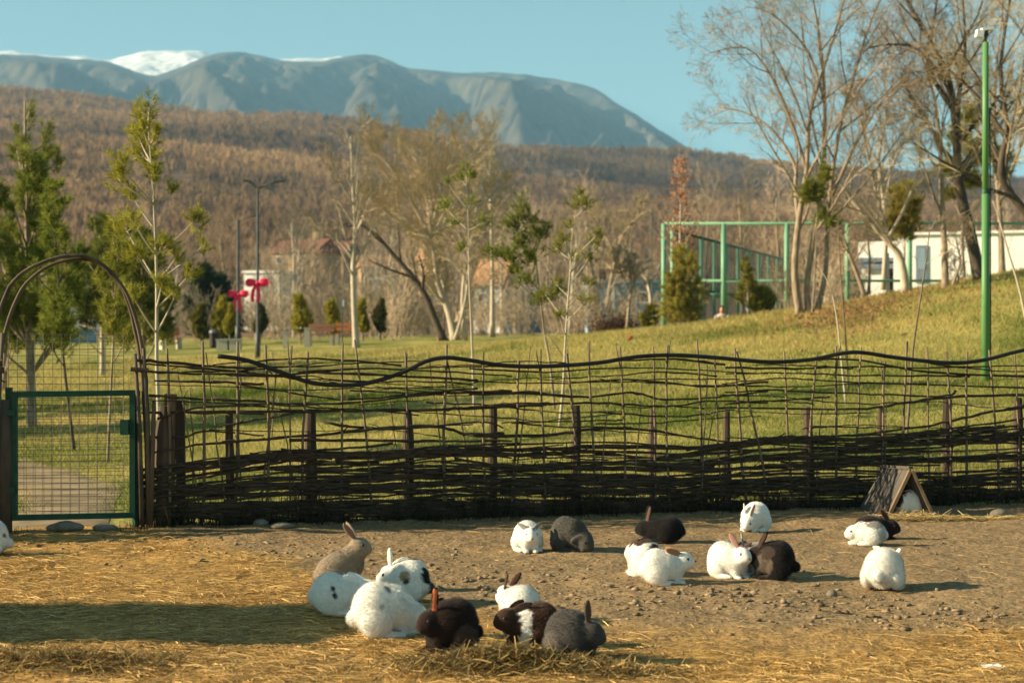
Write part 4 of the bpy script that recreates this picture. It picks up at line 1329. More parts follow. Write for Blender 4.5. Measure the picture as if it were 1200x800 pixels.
for a, top, w in ((190, 476, 20), (268, 483, 11), (363, 482, 16), (478, 482, 13), (577, 479, 12), (675, 475, 15), (765, 480, 10), (852, 482, 11), (949, 477, 15), (1034, 477, 9), (1112, 468, 14), (1195, 466, 13), (1278, 464, 13), (1360, 462, 14), (-40, 480, 14)):
    x, y, z = fpt(a, top, .07)
    r = w / 2 / 120
    n = 6; pts = []; rr = []
    for k in range(n):
        f = k / (n - 1)
        pts.append((x + rnd(-.008, .008), y, z * (1 - f) - .15 * f)); rr.append(r * rnd(.78, 1.12) * (.8 if k == 0 else 1))
    m = MB().tube(pts, rr, 9)
    m.build('post', POST, fence)

RODS = [
    [(250, 427), (330, 421), (390, 421), (470, 428)], [(250, 437), (300, 441), (370, 437), (480, 441), (560, 446)],
    [(250, 446), (310, 455), (380, 466), (420, 468), (500, 460), (560, 455)], [(250, 466), (340, 473), (420, 471), (500, 462), (600, 458)],
    [(180, 484), (250, 482), (350, 482), (480, 480), (560, 478), (640, 473)], [(250, 500), (300, 492), (345, 484)],
    [(260, 518), (340, 512), (400, 507), (470, 500), (515, 500), (545, 508), (590, 508)], [(340, 515), (450, 516), (520, 517), (600, 516)],
    [(250, 540), (310, 532), (380, 527), (460, 520)], [(550, 432), (640, 436), (720, 431), (790, 432), (900, 438)],
    [(555, 447), (650, 449), (735, 445), (800, 450), (830, 453), (900, 447)], [(550, 462), (620, 460), (690, 465), (740, 460), (780, 468), (850, 464), (900, 458)],
    [(550, 478), (620, 474), (700, 472), (780, 476), (830, 470), (900, 472)], [(600, 495), (660, 500), (740, 500)],
    [(550, 510), (640, 510), (700, 502), (760, 504), (830, 515), (900, 520)], [(550, 528), (650, 525), (750, 525), (900, 528)],
    [(850, 430), (930, 432), (1010, 429), (1080, 431), (1215, 428)], [(850, 438), (930, 437), (1000, 440), (1100, 440), (1137, 441)],
    [(850, 449), (920, 443), (1000, 448), (1210, 455)], [(850, 460), (900, 457), (980, 460), (1100, 464), (1120, 458)],
    [(850, 473), (930, 468), (972, 465)], [(840, 477), (1000, 479), (1060, 472), (1130, 464), (1215, 463)],
    [(1000, 510), (1080, 500), (1150, 485), (1215, 473)], [(1060, 508), (1130, 500), (1215, 489)], [(850, 512), (950, 517), (1050, 513), (1215, 508)],
    [(160, 421), (200, 425), (250, 429), (330, 434)], [(162, 426), (210, 429), (262, 434), (340, 442)], [(165, 434), (230, 438), (310, 438)], [(180, 446), (240, 447), (310, 450)], [(175, 463), (240, 468), (310, 470)],
    [(165, 484), (230, 483), (310, 484)], [(185, 491), (230, 478), (310, 475)], [(168, 512), (215, 512), (240, 505), (310, 510)], [(180, 530), (240, 520), (310, 515)],
    [(186, 552), (250, 540), (310, 535)], [(380, 495), (450, 503), (560, 495), (590, 501)], [(700, 482), (790, 488), (860, 480)], [(470, 432), (560, 429), (640, 431)],
    [(350, 436), (430, 432), (520, 435), (600, 441)], [(650, 444), (720, 440), (780, 436), (840, 441)], [(930, 424), (1000, 421), (1090, 436), (1215, 441)], [(1080, 424), (1150, 433), (1215, 436)],
    [(640, 428), (700, 424), (790, 421), (850, 427)], [(900, 520), (980, 524), (1080, 518), (1215, 520)], [(-70, 425), (-20, 430), (5, 432)], [(-70, 445), (-20, 440), (6, 448)], [(-70, 480), (0, 486)],
    [(1200, 428), (1290, 431), (1400, 427)], [(1190, 441), (1300, 438), (1400, 443)], [(1200, 455), (1300, 452), (1400, 456)], [(1205, 463), (1300, 466), (1400, 462)],
    [(1200, 474), (1300, 478), (1400, 476)], [(1195, 490), (1300, 486), (1400, 491)], [(1200, 503), (1300, 500), (1400, 505)]]
stick_px = sorted(u[0] for u in UPR)


def weave(pts, r, parity, straightness=1.0):
    """A rod through the sticks: in front of one, behind the next."""
    pts = smooth_path(pts, 6)
    out = []
    for i, p in enumerate(pts):
        k = sum(1 for s in stick_px if s < p[0])
        s0 = stick_px[max(k - 1, 0)]; s1 = stick_px[min(k, len(stick_px) - 1)]
        f = (p[0] - s0) / max(s1 - s0, 1) if s1 > s0 else 0
        o = .030 * math.cos(math.pi * min(max(f, 0), 1)) * (1 if (k + parity) % 2 else -1)
        out.append(fpt(p[0], p[1] + rnd(-.7, .7), o))
    n = len(out)
    return out, [r * (1 - .45 * i / n) * (rnd(.84, 1.12) + (.35 if random.random() < .05 else 0)) for i in range(n)]


def add_rod(m, pp, r, parity):
    pts, rr = weave(pp, r, parity)
    if random.random() < .5: pts = pts[::-1]
    m.tube(pts, rr, 6)
    if random.random() < .4:
        p = pts[len(pts) * 2 // 3]
        m.tube([p, (p[0] + rnd(-.12, .12), p[1] - rnd(.01, .06), p[2] + rnd(-.04, .09))], [r * .5, r * .25], 4)


for i, pp in enumerate(RODS):
    thick = .019 if pp[0][1] in (518, 515, 510, 484, 421, 477) else rnd(.010, .016)
    m = MB(); add_rod(m, pp, thick, i); m.build('woven_branch', WATTLE, fence, True)


for i in range(34):
    a = rnd(165, 1080); L_ = rnd(90, 260); y0 = rnd(424, 508); tl = rnd(-14, 14)
    pp = [(a + L_ * k / 3, y0 + tl * k / 3 + rnd(-3, 3)) for k in range(4)]
    m = MB(); add_rod(m, pp, rnd(.006, .010), i + 1); m.build('woven_branch', WATTLE, fence, True)


def dense_top(px):
    return interp_pts([(150, 560), (190, 548), (260, 540), (330, 528), (420, 530), (520, 522), (600, 526), (700, 522), (800, 526), (900, 514), (1000, 512), (1100, 508), (1210, 500)], px)


rest = MB()
n_low = 0
for i in range(385):
    L = rnd(120, 420)
    c = rnd(160, 1380)
    a, b = max(c - L / 2, 162), min(c + L / 2, 1405)
    if b - a < 70: continue
    q = min(1, max(0, random.choice((0, .06, .13, .25, .33, .42, .50, .58, .66, .74, .78, .82, .86, .90, .94, .98)) + rnd(-.035, .035)))
    base = 609
    n = 5; pp = []
    ph = rnd(0, 6.28); am = rnd(1, 4.5); tilt = rnd(-9, 9)
    for k in range(n):
        f = k / (n - 1); px = a + (b - a) * f
        top = float(dense_top(px))
        pp.append((px, top + (base - top) * q + am * math.sin(ph + f * 4) * (1 - q * .6) + tilt * (f - .5)))
    r = rnd(.010, .018)
    if n_low < 19:
        m = MB(); add_rod(m, pp, r, i); m.build('woven_branch', WATTLE, fence, True)
    else:
        add_rod(rest, pp, r, i)
    n_low += 1
o = rest.build('woven_branches', WATTLE, fence, True); o['kind'] = 'stuff'

# fine wire netting tied along the foot of the fence
m = MB()
for z in np.arange(.03, .62, .05):
    pts = [(x, fence_d(x) + .06 + .01 * math.sin(x * 5), z + .008 * math.sin(x * 3.1 + z * 20)) for x in np.linspace(-3.5, 8.4, 80)]
    m.tube(pts, .0022, 3, cap=False)
for x in np.arange(-3.5, 8.4, .05):
    m.tube([(x, fence_d(x) + .06, .0), (x + .004, fence_d(x) + .065, .62)], .0022, 3, cap=False)
m.build('wire_netting', WIRE, fence)

# black pipe laid along the top of the fence
pp = [(256, 417), (290, 422), (330, 436), (365, 448), (400, 451), (430, 449), (470, 437), (500, 423), (522, 419), (545, 421), (590, 428), (640, 429), (700, 425), (745, 418), (790, 416), (840, 419), (900, 424), (950, 421), (985, 414), (1010, 413), (1050, 419), (1110, 425), (1150, 422), (1190, 412), (1220, 408), (1290, 414), (1400, 409)]
pts = [fpt(a, b, -.045) for a, b in smooth_path(pp, 4)]
tag(MB().tube(pts, .021, 8).build('black_pipe', PIPE, None, True), 'black plastic pipe sagging along the top of the wattle fence', 'pipe')


# dry weeds along the fence foot, coloured dark to fill in its shaded strip
def weeds():
    n = 9000
    x = -5.5 + 11.5 * RNG.random(n); cl = fbm(x * .9, x * 0, 91, 3)
    y = fence_d(x) + RNG.normal(size=n) * .11 - .03
    h = (.03 + .17 * RNG.random(n) ** 2) * np.clip((cl - .25) * 3, .25, 1.6) * np.where((x > -5.1) & (x < -3.6), .8, 1)
    a = RNG.random(n) * 6.28
    m_ = 9000                                            # taller dry brush growing up between the stakes
    cx = np.array([fpt(p, 600)[0] for p in (205, 270, 300, 360, 385, 455, 490, 560, 590, 645, 675, 700, 745, 790, 830, 905, 955, 1030, 1100, 1140, 1180, 1215)])
    ci = RNG.integers(0, len(cx), m_)
    x2 = cx[ci] + RNG.normal(size=m_) * .12
    y2 = fence_d(x2) + RNG.normal(size=m_) * .07 + .06
    h2 = (.10 + .42 * RNG.random(m_) ** 1.6) * (.55 + .45 * np.sin(ci * 2.3 + 1) ** 2)
    x = np.concatenate([x, x2]); y = np.concatenate([y, y2]); h = np.concatenate([h, h2]); a = np.concatenate([a, RNG.random(m_) * 6.28]); n += m_
    b = np.stack([x, y, np.full(n, .0)], -1)
    s = np.stack([np.cos(a), np.sin(a), 0 * a], -1) * .006
    tip = b + np.stack([RNG.normal(size=n) * .3 * h, RNG.normal(size=n) * .25 * h, h], -1)
    V = np.stack([b - s, b + s, tip], 1).reshape(-1, 3)
    t = RNG.random((n, 1)) ** 1.5
    C = np.repeat(np.array([.022, .022, .010]) * (1 - t) + np.array([.10, .07, .032]) * t, 3, 0)
    tag(mesh_np('weeds', V, np.arange(3 * n).reshape(-1, 3), LEAF, None, False, C), 'dry weeds along the foot of the fence, darkened to stand in for its shade', 'weeds', kind='stuff')


weeds()

# ------------------------------------------------------------------ gate, its posts and arch
gate = thing('gate', 'green framed wire mesh gate standing shut under the branch arch', 'gate')
GL, GR, GT, GB = 18, 156, 462, 603
m = MB()
c = [fpt(GL, GT, -.02), fpt(GR, GT - 2, -.02), fpt(GR, GB, -.02), fpt(GL, GB + 3, -.02)]


def bar(m, a, b, w):
    a = Vector(a); b = Vector(b); v = b - a
    M = Matrix.Translation((a + b) / 2) @ v.to_track_quat('X', 'Z').to_matrix().to_4x4()
    m.box(None, (v.length + w, w * .8, w), M=M)


for i in range(4):
    bar(m, c[i], c[(i + 1) % 4], .052)
m.build('frame', GREEN_DARK, gate)
m = MB()
nv, nh = 13, 22
for i in range(1, nv):
    f = i / nv
    a = [c[0][j] * (1 - f) + c[1][j] * f for j in range(3)]; b = [c[3][j] * (1 - f) + c[2][j] * f for j in range(3)]
    m.tube([a, b], .0019, 4, cap=False)
for i in range(1, nh):
    f = i / nh
    a = [c[0][j] * (1 - f) + c[3][j] * f for j in range(3)]; b = [c[1][j] * (1 - f) + c[2][j] * f for j in range(3)]
    m.tube([a, [(a[j] + b[j]) / 2 + (0, .004, -.004)[j] for j in range(3)], b], .0019, 4, cap=False)
m.build('wire_mesh', WIRE, gate)
lt = MB(); p = fpt(148, 500, -.06); lt.box(p, (.075, .07, .14)); lt.build('latch', GREEN_DARK, gate)
# gate posts
pg = thing('gate_post', 'green steel gate post with a slanted brace on the latch side', 'post', fpt(160, 610))
o = pg.location
m = MB(); a = fpt(157, 466, .02); b = fpt(157, 614, .02)
m.tube([(a[0] - o[0] + .01, .02, a[2] - o[2]), (b[0] - o[0] + .01, .02, -.15)], .033, 8).build('upright', GREEN_DARK, pg)
m = MB(); a = fpt(160, 466); b = fpt(168, 612)
m.tube([(a[0] - o[0], .03, a[2] - o[2]), (b[0] - o[0], .03, b[2] - o[2] - .05)], .012, 6).build('brace', GREEN_DARK, pg)
MB().box((-.005, .0, fpt(0, 462)[2] - o[2]), (.07, .06, .05)).build('cap', GREEN_DARK, pg)
pg = thing('gate_post', 'thick dark post with hinge on the left side of the gate', 'post', fpt(6, 612))
o = pg.location
MB().tube([(-.01, 0, -.15), (0, 0, .5), (-.005, 0, 1.12)], [.075, .07, .066], 10).build('upright', BARK_DARK, pg, True)
MB().box((.05, -.04, 1.0), (.1, .03, .05)).build('hinge', GREEN_DARK, pg)
MB().box((.05, -.04, .3), (.1, .03, .05)).build('hinge', GREEN_DARK, pg)
MB().box((.03, .02, .62), (.055, .05, 1.22)).build('steel_strap', GREEN_DARK, pg)
# taller mesh panel standing behind the gate
mp = thing('mesh_panel', 'tall rusty wire mesh panel standing behind the green gate', 'wire panel')
m = MB(); dd = 16.15
xl, xr = W(10, 0, dd)[0], W(145, 0, dd)[0]; zt_, zb_ = W(0, 392, dd)[2], W(0, 606, dd)[2]
nv, nh = 13, 26
for i in range(nv + 1):
    x = xl + (xr - xl) * i / nv
    m.tube([(x, dd, zb_), (x + rnd(-.006, .006), dd, zt_)], .0026 if i % nv else .004, 4)
for i in range(nh + 1):
    z = zb_ + (zt_ - zb_) * i / nh
    m.tube([(xl, dd + .004, z), ((xl + xr) / 2, dd + .004, z + rnd(-.008, .008)), (xr, dd + .004, z)], .0026, 4)
m.build('wire_mesh', WIRE, mp)

ARCHWOOD = mat('arch_wood', (.045, .032, .022), (.14, .10, .065), scale=9, stretch=(1, 1, .3), bump=.5)
arch = thing('branch_arch', 'rustic arch of two bent branches over the green gate', 'arch')
PTS1 = [(-30, 612), (-22, 480), (-10, 405), (8, 345), (28, 320), (55, 306), (82, 300), (108, 303), (130, 318), (150, 345), (163, 385), (170, 430), (174, 500), (177, 614)]
PTS2 = [(-24, 614), (-16, 490), (-4, 430), (10, 372), (30, 332), (58, 311), (86, 304), (110, 306), (131, 322), (148, 350), (159, 392), (166, 440), (171, 520), (172, 614)]
for pp, o_, r in ((PTS1, -.03, .021), (PTS2, .02, .020)):
    pts = [fpt(a + rnd(-.6, .6), b, o_ + rnd(-.008, .008)) for a, b in smooth_path(pp, 4)]
    MB().tube(pts, [r * (1.15 - .35 * math.sin(math.pi * i / (len(pts) - 1))) for i in range(len(pts))], 8).build('bent_branch', ARCHWOOD, arch, True)
for a, t0, b in ((160, 414, 168), (182, 470, 178), (5, 390, -8), (170, 408, 176)):
    MB().tube([fpt(a, t0, -.06), fpt((a + b) / 2 + 1, 500, -.055), fpt(b, 614, -.06)], [.016, .021, .025], 7).build('stake', ARCHWOOD, arch, True)
MB().tube([fpt(-14, 428, -.08), fpt(6, 424, -.08)], .03, 7).tube([fpt(-14, 434, -.07), fpt(8, 434, -.07)], .026, 7).build('tie_log', BARK_DARK, arch)
MB().tube([fpt(155, 432, -.08), fpt(176, 434, -.08)], .022, 7).build('tie_log', BARK_DARK, arch)
# rotten boards leaning beside the arch foot
pl = thing('plank_post', 'weathered board post at the start of the wattle fence', 'post', fpt(194, 612, .02))
hh = fpt(0, 474)[2]
MB().box((0, .16, hh / 2), (.11, .05, hh), ry=.02).build('board', POST, pl)
MB().box((.105, .17, hh / 2 - .03), (.085, .045, hh - .06), ry=-.01).build('board', POST, pl)


# the fence goes on beyond the gate, out of the picture
random.seed(99)
lf = thing('wattle_fence', 'stretch of wattle fence left of the gate at the edge of the picture', 'fence')
for i in range(12):
    x = -5.45 - i * .42
    MB().tube([(x, fence_d(x), -.1), (x + rnd(-.03, .03), fence_d(x), 1.65)], [.016, .011], 6).build('upright_stick', STICK, lf, True)
m = MB()
for i in range(46):
    z = .05 + 1.35 * (i / 46) ** 1.1
    pts = [(x, fence_d(x) + .03 * math.cos(math.pi * k + i * math.pi), z + rnd(-.02, .02)) for k, x in enumerate(np.linspace(-5.35, -10.2, 13))]
    m.tube(pts, rnd(.011, .018), 5)
o = m.build('woven_branches', WATTLE, lf, True)

# ------------------------------------------------------------------ hutch
hx, hy = W(1048, 0, 17.3)[0], 17.3
hutch = thing('rabbit_hutch', 'small weathered A-frame wooden hutch against the fence', 'hutch', (hx, hy, PZ(hx, hy)))
HW = mat('hutch_wood', (.045, .038, .032), (.12, .10, .08), scale=5, detail=8, stretch=(1, .3, .3), bump=.6)
HE = mat('hutch_edge', (.15, .095, .055), (.25, .17, .10), scale=6, detail=6, bump=.4)


def hp(px, py, dy):
    x, y, z = W(px, py, hy + dy)
    return Vector((x - hx, y - hy, z - PZ(hx, hy)))


def slab(m, q, th):
    n = (q[1] - q[0]).cross(q[3] - q[0]).normalized() * th
    k = len(m.v)
    m.v += [tuple(p) for p in q] + [tuple(p + n) for p in q]
    for f in ((0, 1, 2, 3), (7, 6, 5, 4), (0, 4, 5, 1), (1, 5, 6, 2), (2, 6, 7, 3), (3, 7, 4, 0)): m.f.append(tuple(k + i for i in f))


rb, rf_ = hp(1034, 548, .28), hp(1066, 550, -.16)
fb, ff = hp(1002, 604, .28), hp(1036, 609, -.16)
gb, gf = hp(1064, 603, .28), hp(1095, 609, -.16)
m = MB()
for i in range(4):                                   # the left slope in boards running down from the ridge
    a, b = i / 4 + .008, (i + 1) / 4 - .008
    slab(m, [rb.lerp(rf_, a), rb.lerp(rf_, b), fb.lerp(ff, b), fb.lerp(ff, a)], .022)
m.build('roof_panel', HW, hutch)
m = MB()
for i in range(4):
    a, b = i / 4 + .008, (i + 1) / 4 - .008
    slab(m, [rb.lerp(rf_, b) + Vector((.012, 0, 0)), rb.lerp(rf_, a) + Vector((.012, 0, 0)), gb.lerp(gf, a), gb.lerp(gf, b)], .022)
m.build('roof_panel', HW, hutch)
m = MB()
for p, q in ((rf_ + Vector((0, -.02, -.01)), ff + Vector((.02, -.02, 0))), (rf_ + Vector((.02, -.024, -.01)), gf + Vector((0, -.024, 0)))):
    M = Matrix.Translation((p + q) / 2) @ (q - p).to_track_quat('X', 'Y').to_matrix().to_4x4()
    m.box(None, ((q - p).length, .03, .055), M=M)
m.build('front_frame', HE, hutch)
M = Matrix.Translation((rb + rf_) / 2 + Vector((.005, 0, .02))) @ (rf_ - rb).to_track_quat('X', 'Z').to_matrix().to_4x4()
MB().box(None, ((rf_ - rb).length + .03, .05, .025), M=M).build('ridge_board', HW, hutch)


# ------------------------------------------------------------------ rabbits
def surface_nets(S, origin, h):
    """Zero surface of the sampled field S as quads."""
    nx, ny, nz = S.shape
    ins = S < 0
    c = np.zeros((nx - 1, ny - 1, nz - 1)); acc = np.zeros((nx - 1, ny - 1, nz - 1, 3))
    cor = [(i, j, k) for i in (0, 1) for j in (0, 1) for k in (0, 1)]
    sl = lambda o: S[o[0]:nx - 1 + o[0], o[1]:ny - 1 + o[1], o[2]:nz - 1 + o[2]]
    for a in cor:
        for ax in range(3):
            if a[ax]: continue
            b = tuple(a[i] + (i == ax) for i in range(3))
            va, vb = sl(a), sl(b)
            x = (va < 0) != (vb < 0)
            with np.errstate(divide='ignore', invalid='ignore'):
                t = np.where(x, va / (va - vb), 0)
            c += x
            for i in range(3):
                acc[..., i] += np.where(x, a[i] + (t if i == ax else 0), 0)
    on = c > 0
    idx = -np.ones(on.shape, int); idx[on] = np.arange(on.sum())
    pos = np.argwhere(on) + acc[on] / c[on][:, None]
    V = np.asarray(origin) + pos * h
    F = []
    for ax in range(3):
        b, d = (ax + 1) % 3, (ax + 2) % 3
        s0 = [slice(1, -1)] * 3; s1 = [slice(1, -1)] * 3
        s0[ax] = slice(0, -1); s1[ax] = slice(1, None)
        A, B = ins[tuple(s0)], ins[tuple(s1)]
        for flip, msk in ((False, A & ~B), (True, ~A & B)):
            e = np.argwhere(msk)
            if not len(e): continue
            g = e.copy(); g[:, b] += 1; g[:, d] += 1
            def cell(ob, od):
                q = g.copy(); q[:, b] += ob; q[:, d] += od
                return idx[q[:, 0], q[:, 1], q[:, 2]]
            q = [cell(-1, -1), cell(0, -1), cell(0, 0), cell(-1, 0)]
            if flip: q = q[::-1]
            F.append(np.stack(q, -1))
    return V, np.concatenate(F)


def rotm(yaw=0, pitch=0, roll=0):
    cy, sy, cp, sp_, cr, sr = math.cos(yaw), math.sin(yaw), math.cos(pitch), math.sin(pitch), math.cos(roll), math.sin(roll)
    Rz = np.array([[cy, -sy, 0], [sy, cy, 0], [0, 0, 1]]); Ry = np.array([[cp, 0, -sp_], [0, 1, 0], [sp_, 0, cp]])
    Rx = np.array([[1, 0, 0], [0, cr, -sr], [0, sr, cr]])
    return Rz @ Ry @ Rx


def sdf_mesh(prims, k, h):
    """prims: (centre, radii, rotation, name). Smooth union; returns vertices, faces, normals, nearest primitive."""
    lo = np.min([np.array(p[0]) - max(p[1]) for p in prims], 0) - .03
    hi = np.max([np.array(p[0]) + max(p[1]) for p in prims], 0) + .03
    lo[2] = max(lo[2], -.012)
    n = np.ceil((hi - lo) / h).astype(int) + 1
    ax = [lo[i] + np.arange(n[i]) * h for i in range(3)]
    G = np.stack(np.meshgrid(*ax, indexing='ij'), -1)

    def dist(G, p):
        q = (G - np.array(p[0])) @ p[2]
        r = np.array(p[1])
        k0 = np.linalg.norm(q / r, axis=-1); k1 = np.linalg.norm(q / (r * r), axis=-1)
        return k0 * (k0 - 1) / np.maximum(k1, 1e-6)
    S = None
    for p in prims:
        dd = dist(G, p)
        kk = k * (p[4] if len(p) > 4 else 1)
        if S is None: S = dd
        else:
            e = np.clip(.5 + .5 * (S - dd) / kk, 0, 1)
            S = S * (1 - e) + dd * e - kk * e * (1 - e)
    S = np.maximum(S, -(G[..., 2] + .004))               # flat where it sits on the ground
    S[0] = S[-1] = 1; S[:, 0] = S[:, -1] = 1; S[:, :, 0] = S[:, :, -1] = 1
    V, F = surface_nets(S, lo, h)
    D = np.stack([dist(V, p) for p in prims], -1)
    near = D.argmin(-1)
    fi = V[F]
    fn = np.cross(fi[:, 2] - fi[:, 0], fi[:, 3] - fi[:, 1])
    N = np.zeros_like(V)
    for i in range(4): np.add.at(N, F[:, i], fn)
    N /= np.linalg.norm(N, axis=1, keepdims=True) + 1e-12
    return V, F, N, near


WHITE = (.80, .765, .69); BLACK = (.011, .009, .008); BROWN = (.055, .027, .016); GREY = (.062, .056, .050); AGOUTI = (.27, .21, .145); TAN = (.42, .30, .17)
SILVER = (.25, .235, .21); DBROWN = (.022, .012, .009); PINK = (.62, .27, .20); FAWN = (.34, .17, .08)


def rabbit(label, px, base, head_deg, pose='loaf', ears='back', yaw=0.0, s=1.0, coat=WHITE, patches=(), ear_c=None, inner=PINK, sd=0, dist=None, zs=1.0, muzzle=None, lean=0.0, bands=()):
    """Sculpts one rabbit. Local frame: it looks along +X; patches are (x, y, z, radius, colour) in that frame."""
    r = np.random.default_rng(500 + sd)
    if pose == 'sit':
        hd = np.array([.135, 0, .265]); hp_ = -.12; body = [((-.08, 0, .105), (.135, .118, .108), 0), ((-.01, 0, .135), (.125, .10, .11), .6), ((.06, 0, .16), (.095, .082, .09), 1.0), ((.085, 0, .215), (.06, .058, .07), 1.0)]
        fl = .17; fx = .10
    elif pose == 'graze':
        hd = np.array([.195, 0, .085]); hp_ = -.55; body = [((-.07, 0, .125), (.13, .112, .122), -.1), ((.03, 0, .125), (.125, .10, .108), -.25), ((.11, 0, .10), (.085, .075, .08), -.4)]
        fl = .07; fx = .135
    elif pose == 'hunch':
        hd = np.array([.155, 0, .155]); hp_ = -.25; body = [((-.06, 0, .128), (.125, .112, .126), 0), ((.02, 0, .13), (.12, .105, .115), 0), ((.085, 0, .12), (.085, .078, .095), .2)]
        fl = .09; fx = .13
    elif pose == 'flat':
        hd = np.array([.175, 0, .11]); hp_ = -.15; body = [((-.09, 0, .10), (.125, .115, .10), 0), ((.01, 0, .095), (.13, .108, .094), 0), ((.10, 0, .09), (.09, .08, .08), 0)]
        fl = .05; fx = .16
    else:                                                 # loaf
        hd = np.array([.185, 0, .165]); hp_ = -.12; body = [((-.08, 0, .12), (.13, .115, .12), 0), ((.01, 0, .118), (.13, .105, .108), 0), ((.095, 0, .115), (.088, .078, .092), .3)]
        fl = .08; fx = .145
    hd = hd * np.array([.80, 1, 1]); fx *= .78
    I3 = np.eye(3)
    pr = [((c[0] * .76, c[1], c[2]), (rr[0] * .86, rr[1], rr[2]), rotm(0, a), 'body') for c, rr, a in body]
    for sy in (-1, 1):
        pr.append(((-.045, sy * .088, .078), (.080, .040, .074), rotm(0, .25), 'thigh', .45))
        pr.append(((.022 - (.04 if pose == 'sit' else 0), sy * .085, .016), (.078, .024, .022), rotm(-sy * .12, 0), 'foot', .4))
        pr.append(((fx - .012, sy * .036, fl * .6), (.026, .024, fl * .62), rotm(0, .15), 'leg'))
        pr.append(((fx + .012, sy * .038, .013), (.038, .021, .017), I3, 'paw', .4))
    pr.append(((-.158, 0, .085), (.032, .034, .036), rotm(0, .5), 'tail'))
    HR = rotm(yaw, hp_, lean)
    pivot = hd - np.array([.055, 0, .0])
    H0 = pivot + rotm(yaw, 0) @ np.array([.055, 0, 0])
    at = lambda v: tuple(H0 + HR @ np.array(v))
    pr.append((tuple((np.array(body[-1][0]) + H0) / 2), (.062, .055, .06), rotm(yaw * .5, .4), 'neck'))
    pr.append((at((0, 0, 0)), (.064, .049, .053), HR, 'head'))
    pr.append((at((.044, 0, -.014)), (.036, .031, .031), HR, 'muzzle'))
    for sy in (-1, 1):
        pr.append((at((.012, sy * .024, -.02)), (.034, .026, .03), HR, 'cheek'))
    earaxes = []
    for sy in (-1, 1):
        if ears == 'up': dv = np.array([-.35, sy * .22, .92]); L = .065
        elif ears == 'upback': dv = np.array([-.72, sy * .25, .68]); L = .065
        elif ears == 'one': dv = np.array([-.2, sy * .2, .97]) if sy > 0 else np.array([-.95, sy * .3, .18]); L = .065
        elif ears == 'two': dv = np.array([-.2, sy * .2, .97]) if sy < 0 else np.array([-.95, sy * .3, .18]); L = .065
        elif ears == 'lop': dv = np.array([-.35, sy * .55, -.75]); L = .055
        elif ears == 'side': dv = np.array([-.6, sy * .75, .3]); L = .054
        else: dv = np.array([-.95, sy * .28, .16]); L = .065
        dv = HR @ (dv / np.linalg.norm(dv))
        out = HR @ np.array([.55, sy * .8, .1 if ears != 'back' else -.1]); out -= dv * (out @ dv); out /= np.linalg.norm(out)
        sd_ = np.cross(dv, out)
        M = np.stack([dv, sd_, out], 1)
        b0 = np.array(at((-.028, sy * .022, .038))) if ears != 'lop' else np.array(at((-.02, sy * .040, .035)))
        pr.append((tuple(b0 + dv * L * .95), (L, .0215, .0085), M, 'ear', .5))
        earaxes.append((len(pr) - 1, b0 + dv * L * .95, M, L))
    V, F, N, near = sdf_mesh(pr, .024, .0055)
    for _ in range(2):                                    # relax
        acc = np.zeros_like(V); cnt = np.zeros(len(V))
        for i in range(4):
            for j in (F[:, (i + 1) % 4], F[:, (i - 1) % 4]):
                np.add.at(acc, F[:, i], V[j]); np.add.at(cnt, F[:, i], 1)
        V = V * .45 + .55 * acc / cnt[:, None]
    # coat
    C = np.tile(np.array(coat), (len(V), 1))
    nz3 = lambda q, f: fbm(q[:, 0] * f + q[:, 2] * f * .7, q[:, 1] * f - q[:, 2] * f * .6, 60 + sd, 3) - .5
    C = C * (1 + .08 * nz3(V, 26)[:, None])
    wob = nz3(V, 38) * .04
    Vl = V.copy()
    for (ax, ay, az, ar, cc) in patches:
        dd = np.linalg.norm((V - np.array([ax, ay, az])), axis=1) + wob - ar
        w = np.clip(.5 - dd / .012, 0, 1)[:, None]
        C = C * (1 - w) + np.array(cc) * w
    for (b0_, b1_, cc) in bands:
        w = (np.clip((V[:, 0] + wob - b0_) / .012 + .5, 0, 1) * np.clip((b1_ - V[:, 0] - wob) / .012 + .5, 0, 1))[:, None]
        C = C * (1 - w) + np.array(cc) * w
    names = np.array([p[3] for p in pr])[near]
    if ear_c is not None:
        w = (names == 'ear')[:, None]
        C = np.where(w, np.array(ear_c) * (1 + .3 * nz3(V, 50)[:, None]), C)
    for i, c0, M, L in earaxes:
        q = (V - c0) @ M
        nn = N @ M
        w = (near == i) & (nn[:, 2] > .2) & (np.abs(q[:, 1]) < .0115) & (np.abs(q[:, 0]) < L * .8)
        C[w] = np.array(inner)
    if muzzle is not None:
        dd = np.linalg.norm(V - np.array(at((.055, 0, -.01))), axis=1)
        w = np.clip((.042 - dd) / .012, 0, 1)[:, None]; C = C * (1 - w) + np.array(muzzle) * w
    dd = np.linalg.norm(V - np.array(at((.080, 0, -.010))), axis=1)
    lum = np.mean(coat)
    w = np.clip((.011 - dd) / .004, 0, 1)[:, None]; C = C * (1 - w) + (np.array((.45, .2, .16)) if lum > .3 else np.array((.02, .014, .012))) * w
    d = dist if dist else CAM_H * FPX / (base - 400) + .07 * s
    x = (px - 600) / FPX * d
    t = thing('rabbit', label, 'rabbit', (x, d, PZ(x, d) - .004), R(head_deg), group='rabbits in the pen')
    t.scale = (s * 1.04, s * 1.08, s * 1.16 * zs)
    mesh_np('body', V, F, FUR, t, True, C)
    for sy in (-1, 1):
        p = at((.026, sy * .043, .012))
        MB().ball(p, (.0105, .0085, .0105), 10, 8, Matrix(HR.tolist())).build('eye', EYE, t, True)
    # fur
    m = 15000
    ids = r.integers(0, len(V), m)
    ids = ids[(V[ids, 2] > .012) & ~((names[ids] == 'ear') & (r.random(len(ids)) < .75)) & ~((names[ids] == 'muzzle') & (r.random(len(ids)) < .6))]
